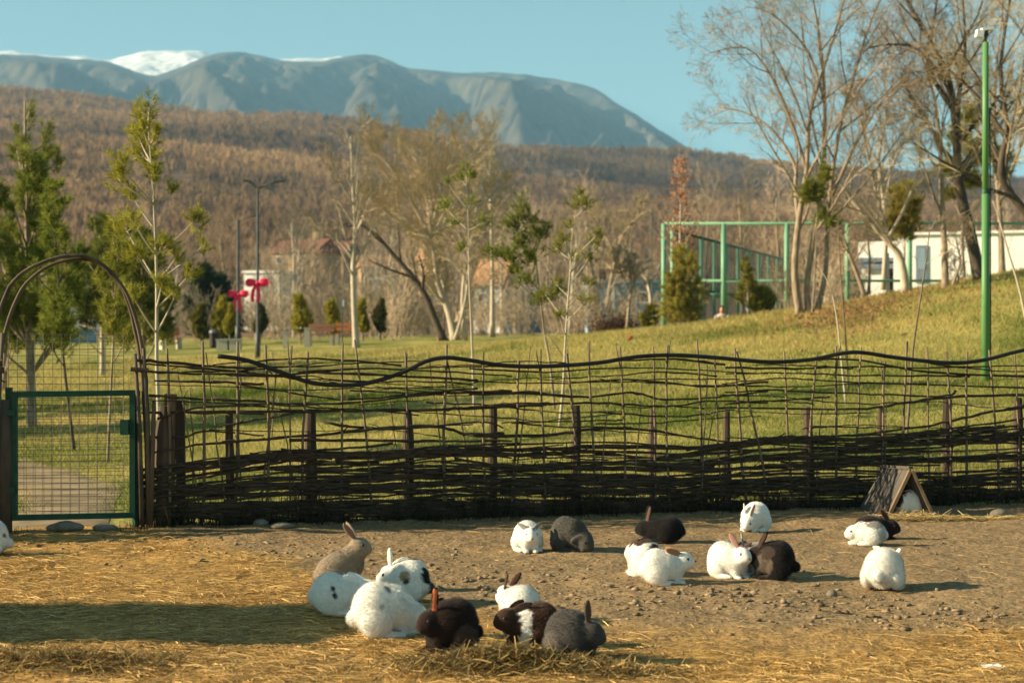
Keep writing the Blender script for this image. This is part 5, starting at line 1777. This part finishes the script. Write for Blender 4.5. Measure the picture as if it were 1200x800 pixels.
    p = V[ids]; nn = N[ids]; m = len(ids)
    lay = np.tile(np.array([-1.0, 0, -.35]), (m, 1))
    onhead = np.isin(names[ids], ['head', 'muzzle', 'cheek', 'ear'])
    lay[onhead] = (HR @ np.array([-1.0, 0, .0]))
    lay -= nn * np.sum(lay * nn, 1, keepdims=True)
    v = lay + nn * .45 + r.normal(size=(m, 3)) * .18
    v /= np.linalg.norm(v, axis=1, keepdims=True)
    ln = np.where(onhead, .007, .0165)[:, None] * (.6 + .7 * r.random((m, 1)))
    sv = np.cross(v, nn); sv /= np.linalg.norm(sv, axis=1, keepdims=True) + 1e-9
    sv *= .0011
    p = p - nn * .001
    FV = np.stack([p - sv, p + sv, p + v * ln], 1).reshape(-1, 3)
    FC = np.repeat(np.clip(C[ids] * (.93 + .2 * r.random((m, 1))), 0, .88), 3, 0)
    mesh_np('fur', FV, np.arange(3 * m).reshape(-1, 3), FUR, t, False, FC)
    return t


rabbit('grey brown rabbit sitting upright with raised ears behind the white rabbits', 402, 694, 4, 'sit', 'upback', yaw=-.15, s=1.06, coat=AGOUTI, inner=(.30, .12, .09), sd=1, patches=[(.02, 0, .05, .07, (.34, .27, .19)), (-.02, 0, .2, .06, (.2, .155, .11))])
rabbit('white rabbit lying in the shadow with two small dark spots on its flank', 403, 723, -6, 'flat', 'back', s=1.16, sd=2, inner=WHITE,
       patches=[(-.03, -.115, .14, .011, BLACK), (-.02, -.118, .105, .012, BLACK), (-.12, .0, .215, .028, BLACK), (-.02, .0, .205, .022, BLACK), (-.19, -.03, .03, .02, BLACK)])
rabbit('white rabbit with tan and black blotches and one pale ear raised behind the front pair', 476, 707, 168, 'hunch', 'one', yaw=.3, s=1.0, sd=3, ear_c=WHITE, inner=WHITE,
       patches=[(-.02, .11, .16, .035, TAN), (-.03, .115, .13, .022, GREY), (-.15, .03, .16, .05, BLACK), (-.05, .0, .24, .03, BLACK), (.18, .03, .18, .03, BLACK), (-.18, 0, .08, .04, GREY)])
rabbit('large white rabbit feeding beside the dark brown rabbit', 452, 750, 8, 'graze', 'back', s=1.16, sd=4, inner=WHITE, patches=[(-.02, -.12, .16, .018, GREY), (.02, -.06, .23, .02, SILVER)])
rabbit('very dark brown rabbit with one ear up, its inside painted orange like sun glowing through', 527, 766, 208, 'hunch', 'one', yaw=.1, s=1.04, coat=DBROWN, inner=(.55, .15, .06), sd=5, patches=[(-.04, .1, .08, .065, (.06, .04, .03))])  # orange inner colour paints the sunlight shining through the raised ear
rabbit('white rabbit with dark brown ears turned away by the straw heap', 607, 737, 122, 'loaf', 'upback', yaw=.1, s=.94, coat=WHITE, ear_c=BROWN, inner=(.05, .026, .016), sd=6, dist=10.72)
rabbit('dark brown rabbit with a white collar crouching at the straw heap', 622, 763, 198, 'loaf', 'back', yaw=.1, s=.98, coat=BROWN, ear_c=BROWN, inner=(.13, .07, .045), sd=7,
       bands=[(.030, .088, WHITE)], patches=[(.17, .0, .08, .025, WHITE), (-.06, .0, .1, .11, (.028, .019, .014))])
rabbit('slate grey rabbit with raised ear nearest the bottom of the straw', 671, 779, -38, 'hunch', 'two', yaw=.3, s=.98, coat=GREY, inner=(.10, .06, .05), sd=8, patches=[(-.06, -.1, .1, .06, (.10, .085, .07)), (.1, 0, .08, .07, (.045, .04, .036))])
rabbit('fluffy white rabbit with a small grey ear facing forward on the bare earth', 619, 648, -80, 'hunch', 'side', yaw=0, s=.96, zs=.90, coat=WHITE, ear_c=SILVER, inner=SILVER, sd=9, patches=[(.14, .02, .21, .025, SILVER)])
rabbit('dark grey lop eared rabbit bent over beside the fluffy white one', 669, 648, -40, 'graze', 'lop', yaw=-.1, s=1.04, coat=(.075, .07, .058), inner=(.05, .045, .04), sd=10, patches=[(-.1, -.08, .1, .07, (.12, .108, .09))])
rabbit('black rabbit with upright ears resting before the fence', 775, 638, 172, 'flat', 'up', yaw=.2, s=1.04, coat=BLACK, inner=(.13, .075, .055), ear_c=(.03, .022, .018), sd=11)
rabbit('white rabbit with chestnut ears looking right in the middle of the pen', 778, 686, -4, 'loaf', 'back', s=.95, coat=WHITE, ear_c=FAWN, inner=(.38, .19, .1), sd=12, patches=[(.25, 0, .15, .012, BROWN)])
rabbit('brown backed white rabbit hiding behind the chestnut eared one', 754, 683, 128, 'hunch', 'back', s=.95, coat=WHITE, ear_c=BROWN, inner=BROWN, sd=13, dist=12.95, patches=[(-.02, 0, .23, .088, BROWN), (-.13, .0, .19, .05, BROWN), (.08, 0, .21, .06, BROWN)])
rabbit('white rabbit with pink ears grooming close to the fence', 884, 622, -118, 'graze', 'upback', yaw=-.15, s=1.02, zs=.92, coat=WHITE, sd=14, patches=[(.245, -.02, .05, .02, GREY)])
rabbit('white rabbit with a grey marked face and raised ears in the group of three', 855, 678, -52, 'loaf', 'upback', yaw=-.15, s=.98, coat=WHITE, ear_c=SILVER, inner=(.32, .13, .10), sd=15, patches=[(.16, .035, .18, .018, GREY), (.16, -.035, .18, .018, GREY), (.15, 0, .22, .03, SILVER)])
rabbit('grey and white rabbit pressed between the other two of the group', 880, 678, 190, 'loaf', 'back', yaw=.1, s=.88, coat=WHITE, ear_c=GREY, sd=16, dist=12.92, patches=[(.18, 0, .17, .06, (.05, .045, .04)), (.05, 0, .22, .07, SILVER), (-.08, 0, .2, .09, SILVER)])
rabbit('black rabbit with a brown tinged flank on the right of the group of three', 906, 681, 164, 'hunch', 'upback', yaw=.1, s=1.0, coat=BLACK, ear_c=DBROWN, inner=(.06, .03, .022), sd=17, patches=[(.06, .1, .11, .075, (.11, .083, .062)), (.03, .09, .18, .05, (.06, .042, .032)), (.15, .0, .17, .07, DBROWN)])
rabbit('round white rabbit with a pink ear sitting alone at the right', 1037, 693, 62, 'hunch', 'side', yaw=-.35, s=1.12, zs=.90, coat=WHITE, sd=18)
rabbit('small white rabbit with a silver grey back lying before the hutch', 1016, 641, 172, 'flat', 'back', yaw=.3, s=.88, coat=WHITE, ear_c=WHITE, sd=19, patches=[(-.06, .02, .17, .085, SILVER), (-.12, .06, .1, .06, (.5, .48, .44))])
rabbit('blackish brown rabbit behind the silver backed one by the hutch', 1026, 633, -6, 'flat', 'upback', yaw=-.2, s=.98, coat=DBROWN, ear_c=BROWN, inner=(.07, .03, .02), sd=20)
rabbit('white rabbit with a black patch sheltering inside the hutch', 1063, 610, -148, 'hunch', 'back', s=.84, coat=WHITE, ear_c=BLACK, sd=21, dist=17.22, patches=[(.15, 0, .15, .07, BLACK), (.06, .0, .2, .05, BLACK)])
rabbit('white rabbit with a grey patch cut off by the left edge', -14, 655, 185, 'hunch', 'upback', s=1.0, coat=WHITE, ear_c=GREY, sd=22, patches=[(-.16, .06, .14, .03, GREY), (-.15, .08, .06, .025, GREY)])


# ------------------------------------------------------------------ person by the court
def person():
    d = 57.5
    x, y, z = P(846, d)
    z = W(846, 388, d)[2]
    t = thing('person', 'person with dark hair and a pink and white top sitting below the court fence', 'person', (x, y, z), R(-95))
    I3 = np.eye(3)
    pr = [((0, 0, .13), (.16, .17, .13), I3, 'legs'), ((-.01, 0, .34), (.12, .165, .22), rotm(0, .0), 'top'), ((0, 0, .50), (.10, .19, .10), I3, 'top'),
          ((.01, 0, .62), (.05, .05, .08), I3, 'skin'), ((.03, 0, .735), (.092, .075, .112), I3, 'skin'), ((.12, 0, .725), (.018, .013, .02), I3, 'skin')]
    for sy in (-1, 1):
        pr += [((.08, sy * .21, .40), (.055, .055, .16), rotm(0, -.4), 'top'), ((.20, sy * .17, .26), (.14, .042, .045), rotm(-sy * .3, -.1), 'skin'),
               ((.33, sy * .13, .26), (.05, .03, .035), I3, 'skin'), ((.22, sy * .13, .20), (.24, .085, .09), rotm(sy * .15, .3), 'legs'),
               ((.42, sy * .15, .13), (.065, .065, .20), rotm(0, -.2), 'legs'), ((.50, sy * .15, .02), (.12, .05, .045), I3, 'shoe')]
    V, F, N, near = sdf_mesh(pr, .03, .014)
    names = [p[3] for p in pr]
    cm = {'legs': (.03, .035, .06), 'top': (.55, .42, .38), 'skin': (.50, .28, .19), 'shoe': (.05, .05, .05)}
    C = np.array([cm[names[i]] for i in near])
    mesh_np('body', V, F, FUR, t, True, C)
    hr = [((.0, 0, .775), (.10, .088, .10), I3, 'hair'), ((-.05, 0, .70), (.06, .075, .12), I3, 'hair')]
    V, F, N, near = sdf_mesh(hr, .02, .014)
    mesh_np('hair', V, F, FUR, t, True, np.tile((.012, .009, .008), (len(V), 1)))
    sh = MB().ball((-.0, -.0, .35), (.135, .12, .17), 10, 8)
    sh.build('vest', WHITE_WALL, t, True)
    for sy in (-1, 1):
        MB().ball((.113, sy * .032, .75), .011, 6, 5).build('eye', EYE, t)


person()


# ------------------------------------------------------------------ grass, straw, stones, leaves
def grass():
    n = 230000
    u = RNG.random(n)
    d = 17.3 * (62 / 17.3) ** (u ** .85)
    px = -60 + 1330 * RNG.random(n)
    x = (px - 600) / FPX * d
    ok = d > fence_d(x) + .12
    ok &= ~((d < 26) & (np.abs(x - np.interp(d, [15.7, 17.6, 20, 22.5, 25], [-4.2, -4.5, -5.2, -6.4, -8.2])) < .5 * RNG.random(n) ** .6))
    x, d = x[ok], d[ok]; n = len(x)
    z = H(x, d)
    patch = fbm(x * .35, d * .35, 61, 4)
    tall = np.clip((fbm(x * .8, d * .8, 63, 3) - .42) * 4, 0, 1)
    k = d / FPX
    h = (.035 + .05 * RNG.random(n) + .09 * tall * RNG.random(n)) * np.clip(d / 30, .8, 1.35)
    w = np.maximum(.004, k * .55)
    a = RNG.random(n) * 3.14
    b = np.stack([x, d, z - .005], -1)
    s = np.stack([np.cos(a) * w, np.sin(a) * w * .4, 0 * a], -1)
    tip = b + np.stack([RNG.normal(size=n) * .5 * h, RNG.normal(size=n) * .4 * h, h], -1)
    V = np.stack([b - s, b + s, tip], 1).reshape(-1, 3)
    dry = np.clip((patch - .44) * 3.4 + (d - 22) / 42 + RNG.normal(size=n) * .28 + .18 * tall, 0, 1)[:, None]  # distance term also paints shade greener near the fence, sunlit grass yellower beyond
    green = np.array([.13, .175, .022]) * (.7 + .7 * RNG.random((n, 1)))
    straw = np.array([.56, .45, .155]) * (.7 + .6 * RNG.random((n, 1)))
    C = np.repeat(green * (1 - dry) + straw * dry, 3, 0)
    tag(mesh_np('grass', V, np.arange(3 * n).reshape(-1, 3), LEAF, None, False, C), 'mixed green and dry grass blades on the lawn', 'grass', kind='stuff')


grass()


def strands(n, x, y, z, ln, wd, lift, c1, c2, name, label, cat, flat=True, angs=None, parent=None):
    a = RNG.random(n) * 6.283 if angs is None else angs
    t = RNG.random((n, 1))
    dirv = np.stack([np.cos(a), np.sin(a), RNG.normal(size=n) * lift], -1)
    dirv /= np.linalg.norm(dirv, axis=1, keepdims=True)
    sv = np.stack([-np.sin(a), np.cos(a), RNG.normal(size=n) * .5], -1) * wd[:, None]
    p = np.stack([x, y, z], -1)
    bend = np.stack([RNG.normal(size=n) * .07, RNG.normal(size=n) * .07, np.abs(RNG.normal(size=n)) * .05], -1) * ln[:, None]
    e0 = p - dirv * ln[:, None] / 2; e1 = p + dirv * ln[:, None] / 2; m = p + bend
    V = np.stack([e0 - sv, e0 + sv, m + sv, m - sv, e1 + sv * .6, e1 - sv * .6], 1).reshape(-1, 3)
    base = np.arange(n)[:, None] * 6
    F = np.concatenate([base + np.array([0, 1, 2, 3]), base + np.array([3, 2, 4, 5])])
    C = np.repeat((np.array(c1) * (1 - t) + np.array(c2) * t) * (.75 + .5 * RNG.random((n, 1))), 6, 0)
    o = mesh_np(name, V, F, attr_mat('straw', rough=.6, translucent=.15, spec=.3), parent, False, C)
    return o


def straw():
    n = 230000
    d = 8.4 * (17.0 / 8.4) ** RNG.random(n)
    px = -40 + 1290 * RNG.random(n)
    x = (px - 600) / FPX * d
    pt = np.clip((fbm(x * 1.6, d * .9, 141, 4) - .36) * 4.5, .06, 1.15)
    keep = (RNG.random(n) < straw_amount(x, d) ** 1.3 * .62 * pt + .010) & (d < fence_d(x) - .25)
    x, d = x[keep], d[keep]; n = len(x)
    z = pen_z(x, d) + .006 + .012 * RNG.random(n)
    ln = .05 + .16 * RNG.random(n) ** 2
    wd = .0009 + .0013 * RNG.random(n)
    ang = RNG.normal(size=n) * .9 + np.where(RNG.random(n) < .5, 0, 3.14)
    o = strands(n, x, d, z, ln, wd, .06, (.26, .14, .04), (.80, .54, .19), 'straw', '', '', angs=ang)
    tag(o, 'loose golden straw scattered over the pen floor', 'straw', kind='stuff')


straw()


def heap(label, px, py, sx, sy, h, n, c1, c2, seed):
    d = CAM_H * FPX / (py - 400); x0 = (px - 600) / FPX * d
    t = thing('straw_heap', label, 'straw heap', (x0, d, PZ(x0, d)))
    gx = RNG.normal(size=n) * sx; gy = RNG.normal(size=n) * sy
    z = h * np.exp(-(gx / sx) ** 2 / 2 - (gy / sy) ** 2 / 2) * RNG.random(n) + .01
    strands(n, gx, gy, z, .06 + .16 * RNG.random(n), .0016 + .0016 * RNG.random(n), .45, c1, c2, 'strands', '', '', parent=t)['kind'] = 'stuff'


heap('dark tousled hay heap in front of the collared rabbit', 590, 786, .26, .13, .10, 2600, (.10, .065, .02), (.40, .27, .09), 1)
heap('small loose hay heap at the bottom left corner', 70, 782, .32, .13, .05, 1500, (.12, .075, .02), (.42, .28, .09), 2)
heap('hay bits around the slate grey rabbit', 690, 790, .22, .08, .04, 900, (.16, .10, .03), (.5, .34, .12), 3)
hs = thing('straw_bedding', 'pale straw bedding spilling out of the hutch', 'straw bedding', (W(1072, 0, 16.9)[0], 16.9, .01))
n = 420
gx = RNG.normal(size=n) * .26 + .05; gy = RNG.normal(size=n) * .12
strands(n, gx, gy, .02 + .05 * RNG.random(n) * np.exp(-(gx / .2) ** 2), .08 + .16 * RNG.random(n), .002 + .0012 * RNG.random(n), .3, (.38, .26, .09), (.66, .50, .22), 'strands', '', '', parent=hs)['kind'] = 'stuff'
n = 420
gx = RNG.random(n) * 1.3 - .1; gy = RNG.normal(size=n) * .05 - .12
strands(n, gx, gy, .015 + .02 * RNG.random(n), .1 + .2 * RNG.random(n), .002 + .0012 * RNG.random(n), .08, (.4, .28, .1), (.7, .54, .25), 'strewn_stalks', '', '', angs=RNG.normal(size=n) * .25, parent=hs)['kind'] = 'stuff'


def pebbles():
    ico_v = []; phi = (1 + 5 ** .5) / 2
    for a, b in ((1, phi), (-1, phi), (1, -phi), (-1, -phi)):
        ico_v += [(a, b, 0), (0, a, b), (b, 0, a)]
    ico_v = np.array(ico_v, float); ico_v /= np.linalg.norm(ico_v[0])
    fs = []
    for i in range(12):
        for j in range(i + 1, 12):
            for k in range(j + 1, 12):
                e = [np.linalg.norm(ico_v[a] - ico_v[b]) for a, b in ((i, j), (j, k), (i, k))]
                if max(e) < 1.2:
                    n = np.cross(ico_v[j] - ico_v[i], ico_v[k] - ico_v[i])
                    fs.append((i, j, k) if n @ ico_v[i] > 0 else (i, k, j))
    fs = np.array(fs)
    n = 9000
    px = -30 + 1270 * RNG.random(n); py = 622 + 178 * RNG.random(n) ** 1.1
    cen = np.interp(px, [0, 280, 450, 600, 800, 950, 1200], [640, 645, 655, 690, 700, 708, 738])
    wdt = np.interp(px, [0, 280, 450, 600, 800, 950, 1200], [6, 14, 30, 28, 18, 18, 16])
    keep = RNG.random(n) < .9 * np.exp(-((py - cen) / wdt) ** 2) + np.where(px > 500, .10, .025)
    px, py = px[keep], py[keep]; n = len(px)
    d = CAM_H * FPX / (py - 400); x = (px - 600) / FPX * d
    band = np.exp(-((py - np.interp(px, [0, 1200], [640, 735])) / 30) ** 2)
    r = (.004 + .017 * RNG.random(n) ** 3.5) * (.8 + .5 * band)
    ok = d < fence_d(x) - .2
    x, d, r = x[ok], d[ok], r[ok]; n = len(x)
    z = pen_z(x, d)
    sc = (.6 + .8 * RNG.random((n, 1, 3))) * r[:, None, None] * np.array([1.3, 1.1, .5])
    V = ico_v[None] * sc * (1 + .25 * RNG.normal(size=(n, 12, 1)))
    a = RNG.random(n) * 6.28; ca, sa_ = np.cos(a)[:, None], np.sin(a)[:, None]
    V = np.stack([V[..., 0] * ca - V[..., 1] * sa_, V[..., 0] * sa_ + V[..., 1] * ca, V[..., 2]], -1)
    V += np.stack([x, d, z + r * .3], -1)[:, None, :]
    F = (np.arange(n)[:, None, None] * 12 + fs[None]).reshape(-1, 3)
    t = RNG.random((n, 1))
    C = np.repeat(np.array([.13, .088, .048]) * (1 - t) + np.array([.30, .22, .135]) * t, 12, 0)
    tag(mesh_np('gravel', V.reshape(-1, 3), F, attr_mat('pebble', rough=.9), None, False, C), 'pebbles and clods strewn over the pen floor', 'gravel', kind='stuff')


pebbles()


def stone(label, px, py, w, h, seed, name='stone', m=STONE, dist=None):
    random.seed(seed)
    d = dist or CAM_H * FPX / (py - 400); x = (px - 600) / FPX * d
    k = d / FPX
    me = MB().ball((0, 0, 0), (w * k / 2, w * k * .4, h * k * .6), 14, 10)
    me.v = [tuple(np.array(v) * (1 + .22 * (fbm(v[0] * 9 + seed, v[1] * 9 + v[2] * 7, seed, 2) - .5) * 2)) for v in me.v]
    o = me.build(name, m, None, True)
    o.location = (x, d, PZ(x, d) + h * k * .25)
    tag(o, label, 'stone')


stone('rounded pale stone by the fence at the right of the hutch', 1171, 609, 22, 12, 1)
stone('flat stone half buried under the middle of the gate', 75, 626, 46, 12, 2)
stone('low stone under the right side of the gate', 122, 625, 30, 9, 3)
stone('broad grey stone at the fence foot left of the agouti rabbit', 330, 622, 30, 7, 4)
stone('grey stone close to the broad one at the fence foot', 306, 621, 18, 8, 5)
stone('pale stone seen through the gap under the fence', 432, 600, 22, 14, 6, dist=17.25)
stone('small flat stone before the big white rabbit', 975, 700, 12, 8, 7)
# white scrap
d = CAM_H * FPX / 390; x = (1162 - 600) / FPX * d
m = MB()
for i in range(7):
    a = rnd(-.06, .05)
    m.poly([(a, rnd(-.02, .02), rnd(.005, .02)), (a + rnd(.03, .06), rnd(-.03, .01), .012), (a + rnd(.02, .05), rnd(.01, .04), rnd(.015, .03)), (a - .01, rnd(.01, .03), .02)])
o = m.build('paper_scrap', WHITE_WALL); o.location = (x, d, PZ(x, d) + .01)
tag(o, 'small crumpled white scrap on the straw at the bottom right', 'litter')


def fallen():
    n = 3000
    px = np.concatenate([RNG.normal(size=n // 2) * 30 + 1000, RNG.normal(size=n // 2) * 90 + 1000]); py = np.concatenate([RNG.normal(size=n // 2) * 8 + 366, RNG.normal(size=n // 2) * 16 + 365])
    d = np.concatenate([46 + 3.5 * RNG.normal(size=n // 2), 46 + 4 * RNG.normal(size=n // 2)])
    x = (px - 600) / FPX * d; z = H(x, d)
    c = np.stack([x, d, z + .03], -1)
    V, F, C = needles(c, np.tile([0, 0, .3], (n, 1)), 1, .11, .08, (.22, .11, .05), (.46, .27, .13), 1.0)
    tag(mesh_np('fallen_leaves', V, F, LEAF, None, False, C), 'dry brown leaves lying under the tall bare tree', 'leaves', kind='stuff')


fallen()

# ------------------------------------------------------------------ beyond the left edge: the shed whose shadow falls across the straw
sx, sy = -5.25, 10.45
shed = thing('wooden_shelter', 'lean-to wooden shelter just outside the left edge, casting the long shadow', 'shelter', (sx, sy, 0))
m = MB()
m.v = [(-.45, -.74, 0), (.45, -.74, 0), (.45, .74, 0), (-.45, .74, 0), (-.45, -.74, 1.46), (.45, -.74, 1.46), (.45, .74, 1.86), (-.45, .74, 1.86)]
m.f = [(3, 2, 1, 0), (4, 5, 6, 7), (0, 1, 5, 4), (1, 2, 6, 5), (2, 3, 7, 6), (3, 0, 4, 7)]
m.build('wall', HW, shed)
MB().box((0, 0, 1.72), (1.04, 1.70, .07), rx=math.atan2(.40, 1.48)).build('roof', POST, shed)
MB().box((.468, -.2, .6), (.03, .6, 1.1)).build('door', HE, shed)

# ------------------------------------------------------------------ air
hz = bpy.data.materials.new('haze'); hz.use_nodes = True
nt = hz.node_tree; nt.nodes.clear()
ou = nt.nodes.new('ShaderNodeOutputMaterial'); pv = nt.nodes.new('ShaderNodeVolumePrincipled')
pv.inputs['Color'].default_value = (.33, .67, .99, 1)
pv.inputs['Density'].default_value = 1.3e-4
pv.inputs['Anisotropy'].default_value = 0.0
nt.links.new(pv.outputs[0], ou.inputs['Volume'])
hb = MB().box((0, 4000, 640), (23000, 18000, 1300)).build('haze', hz)
tag(hb, 'thin blue winter haze in the air', 'haze', kind='stuff')
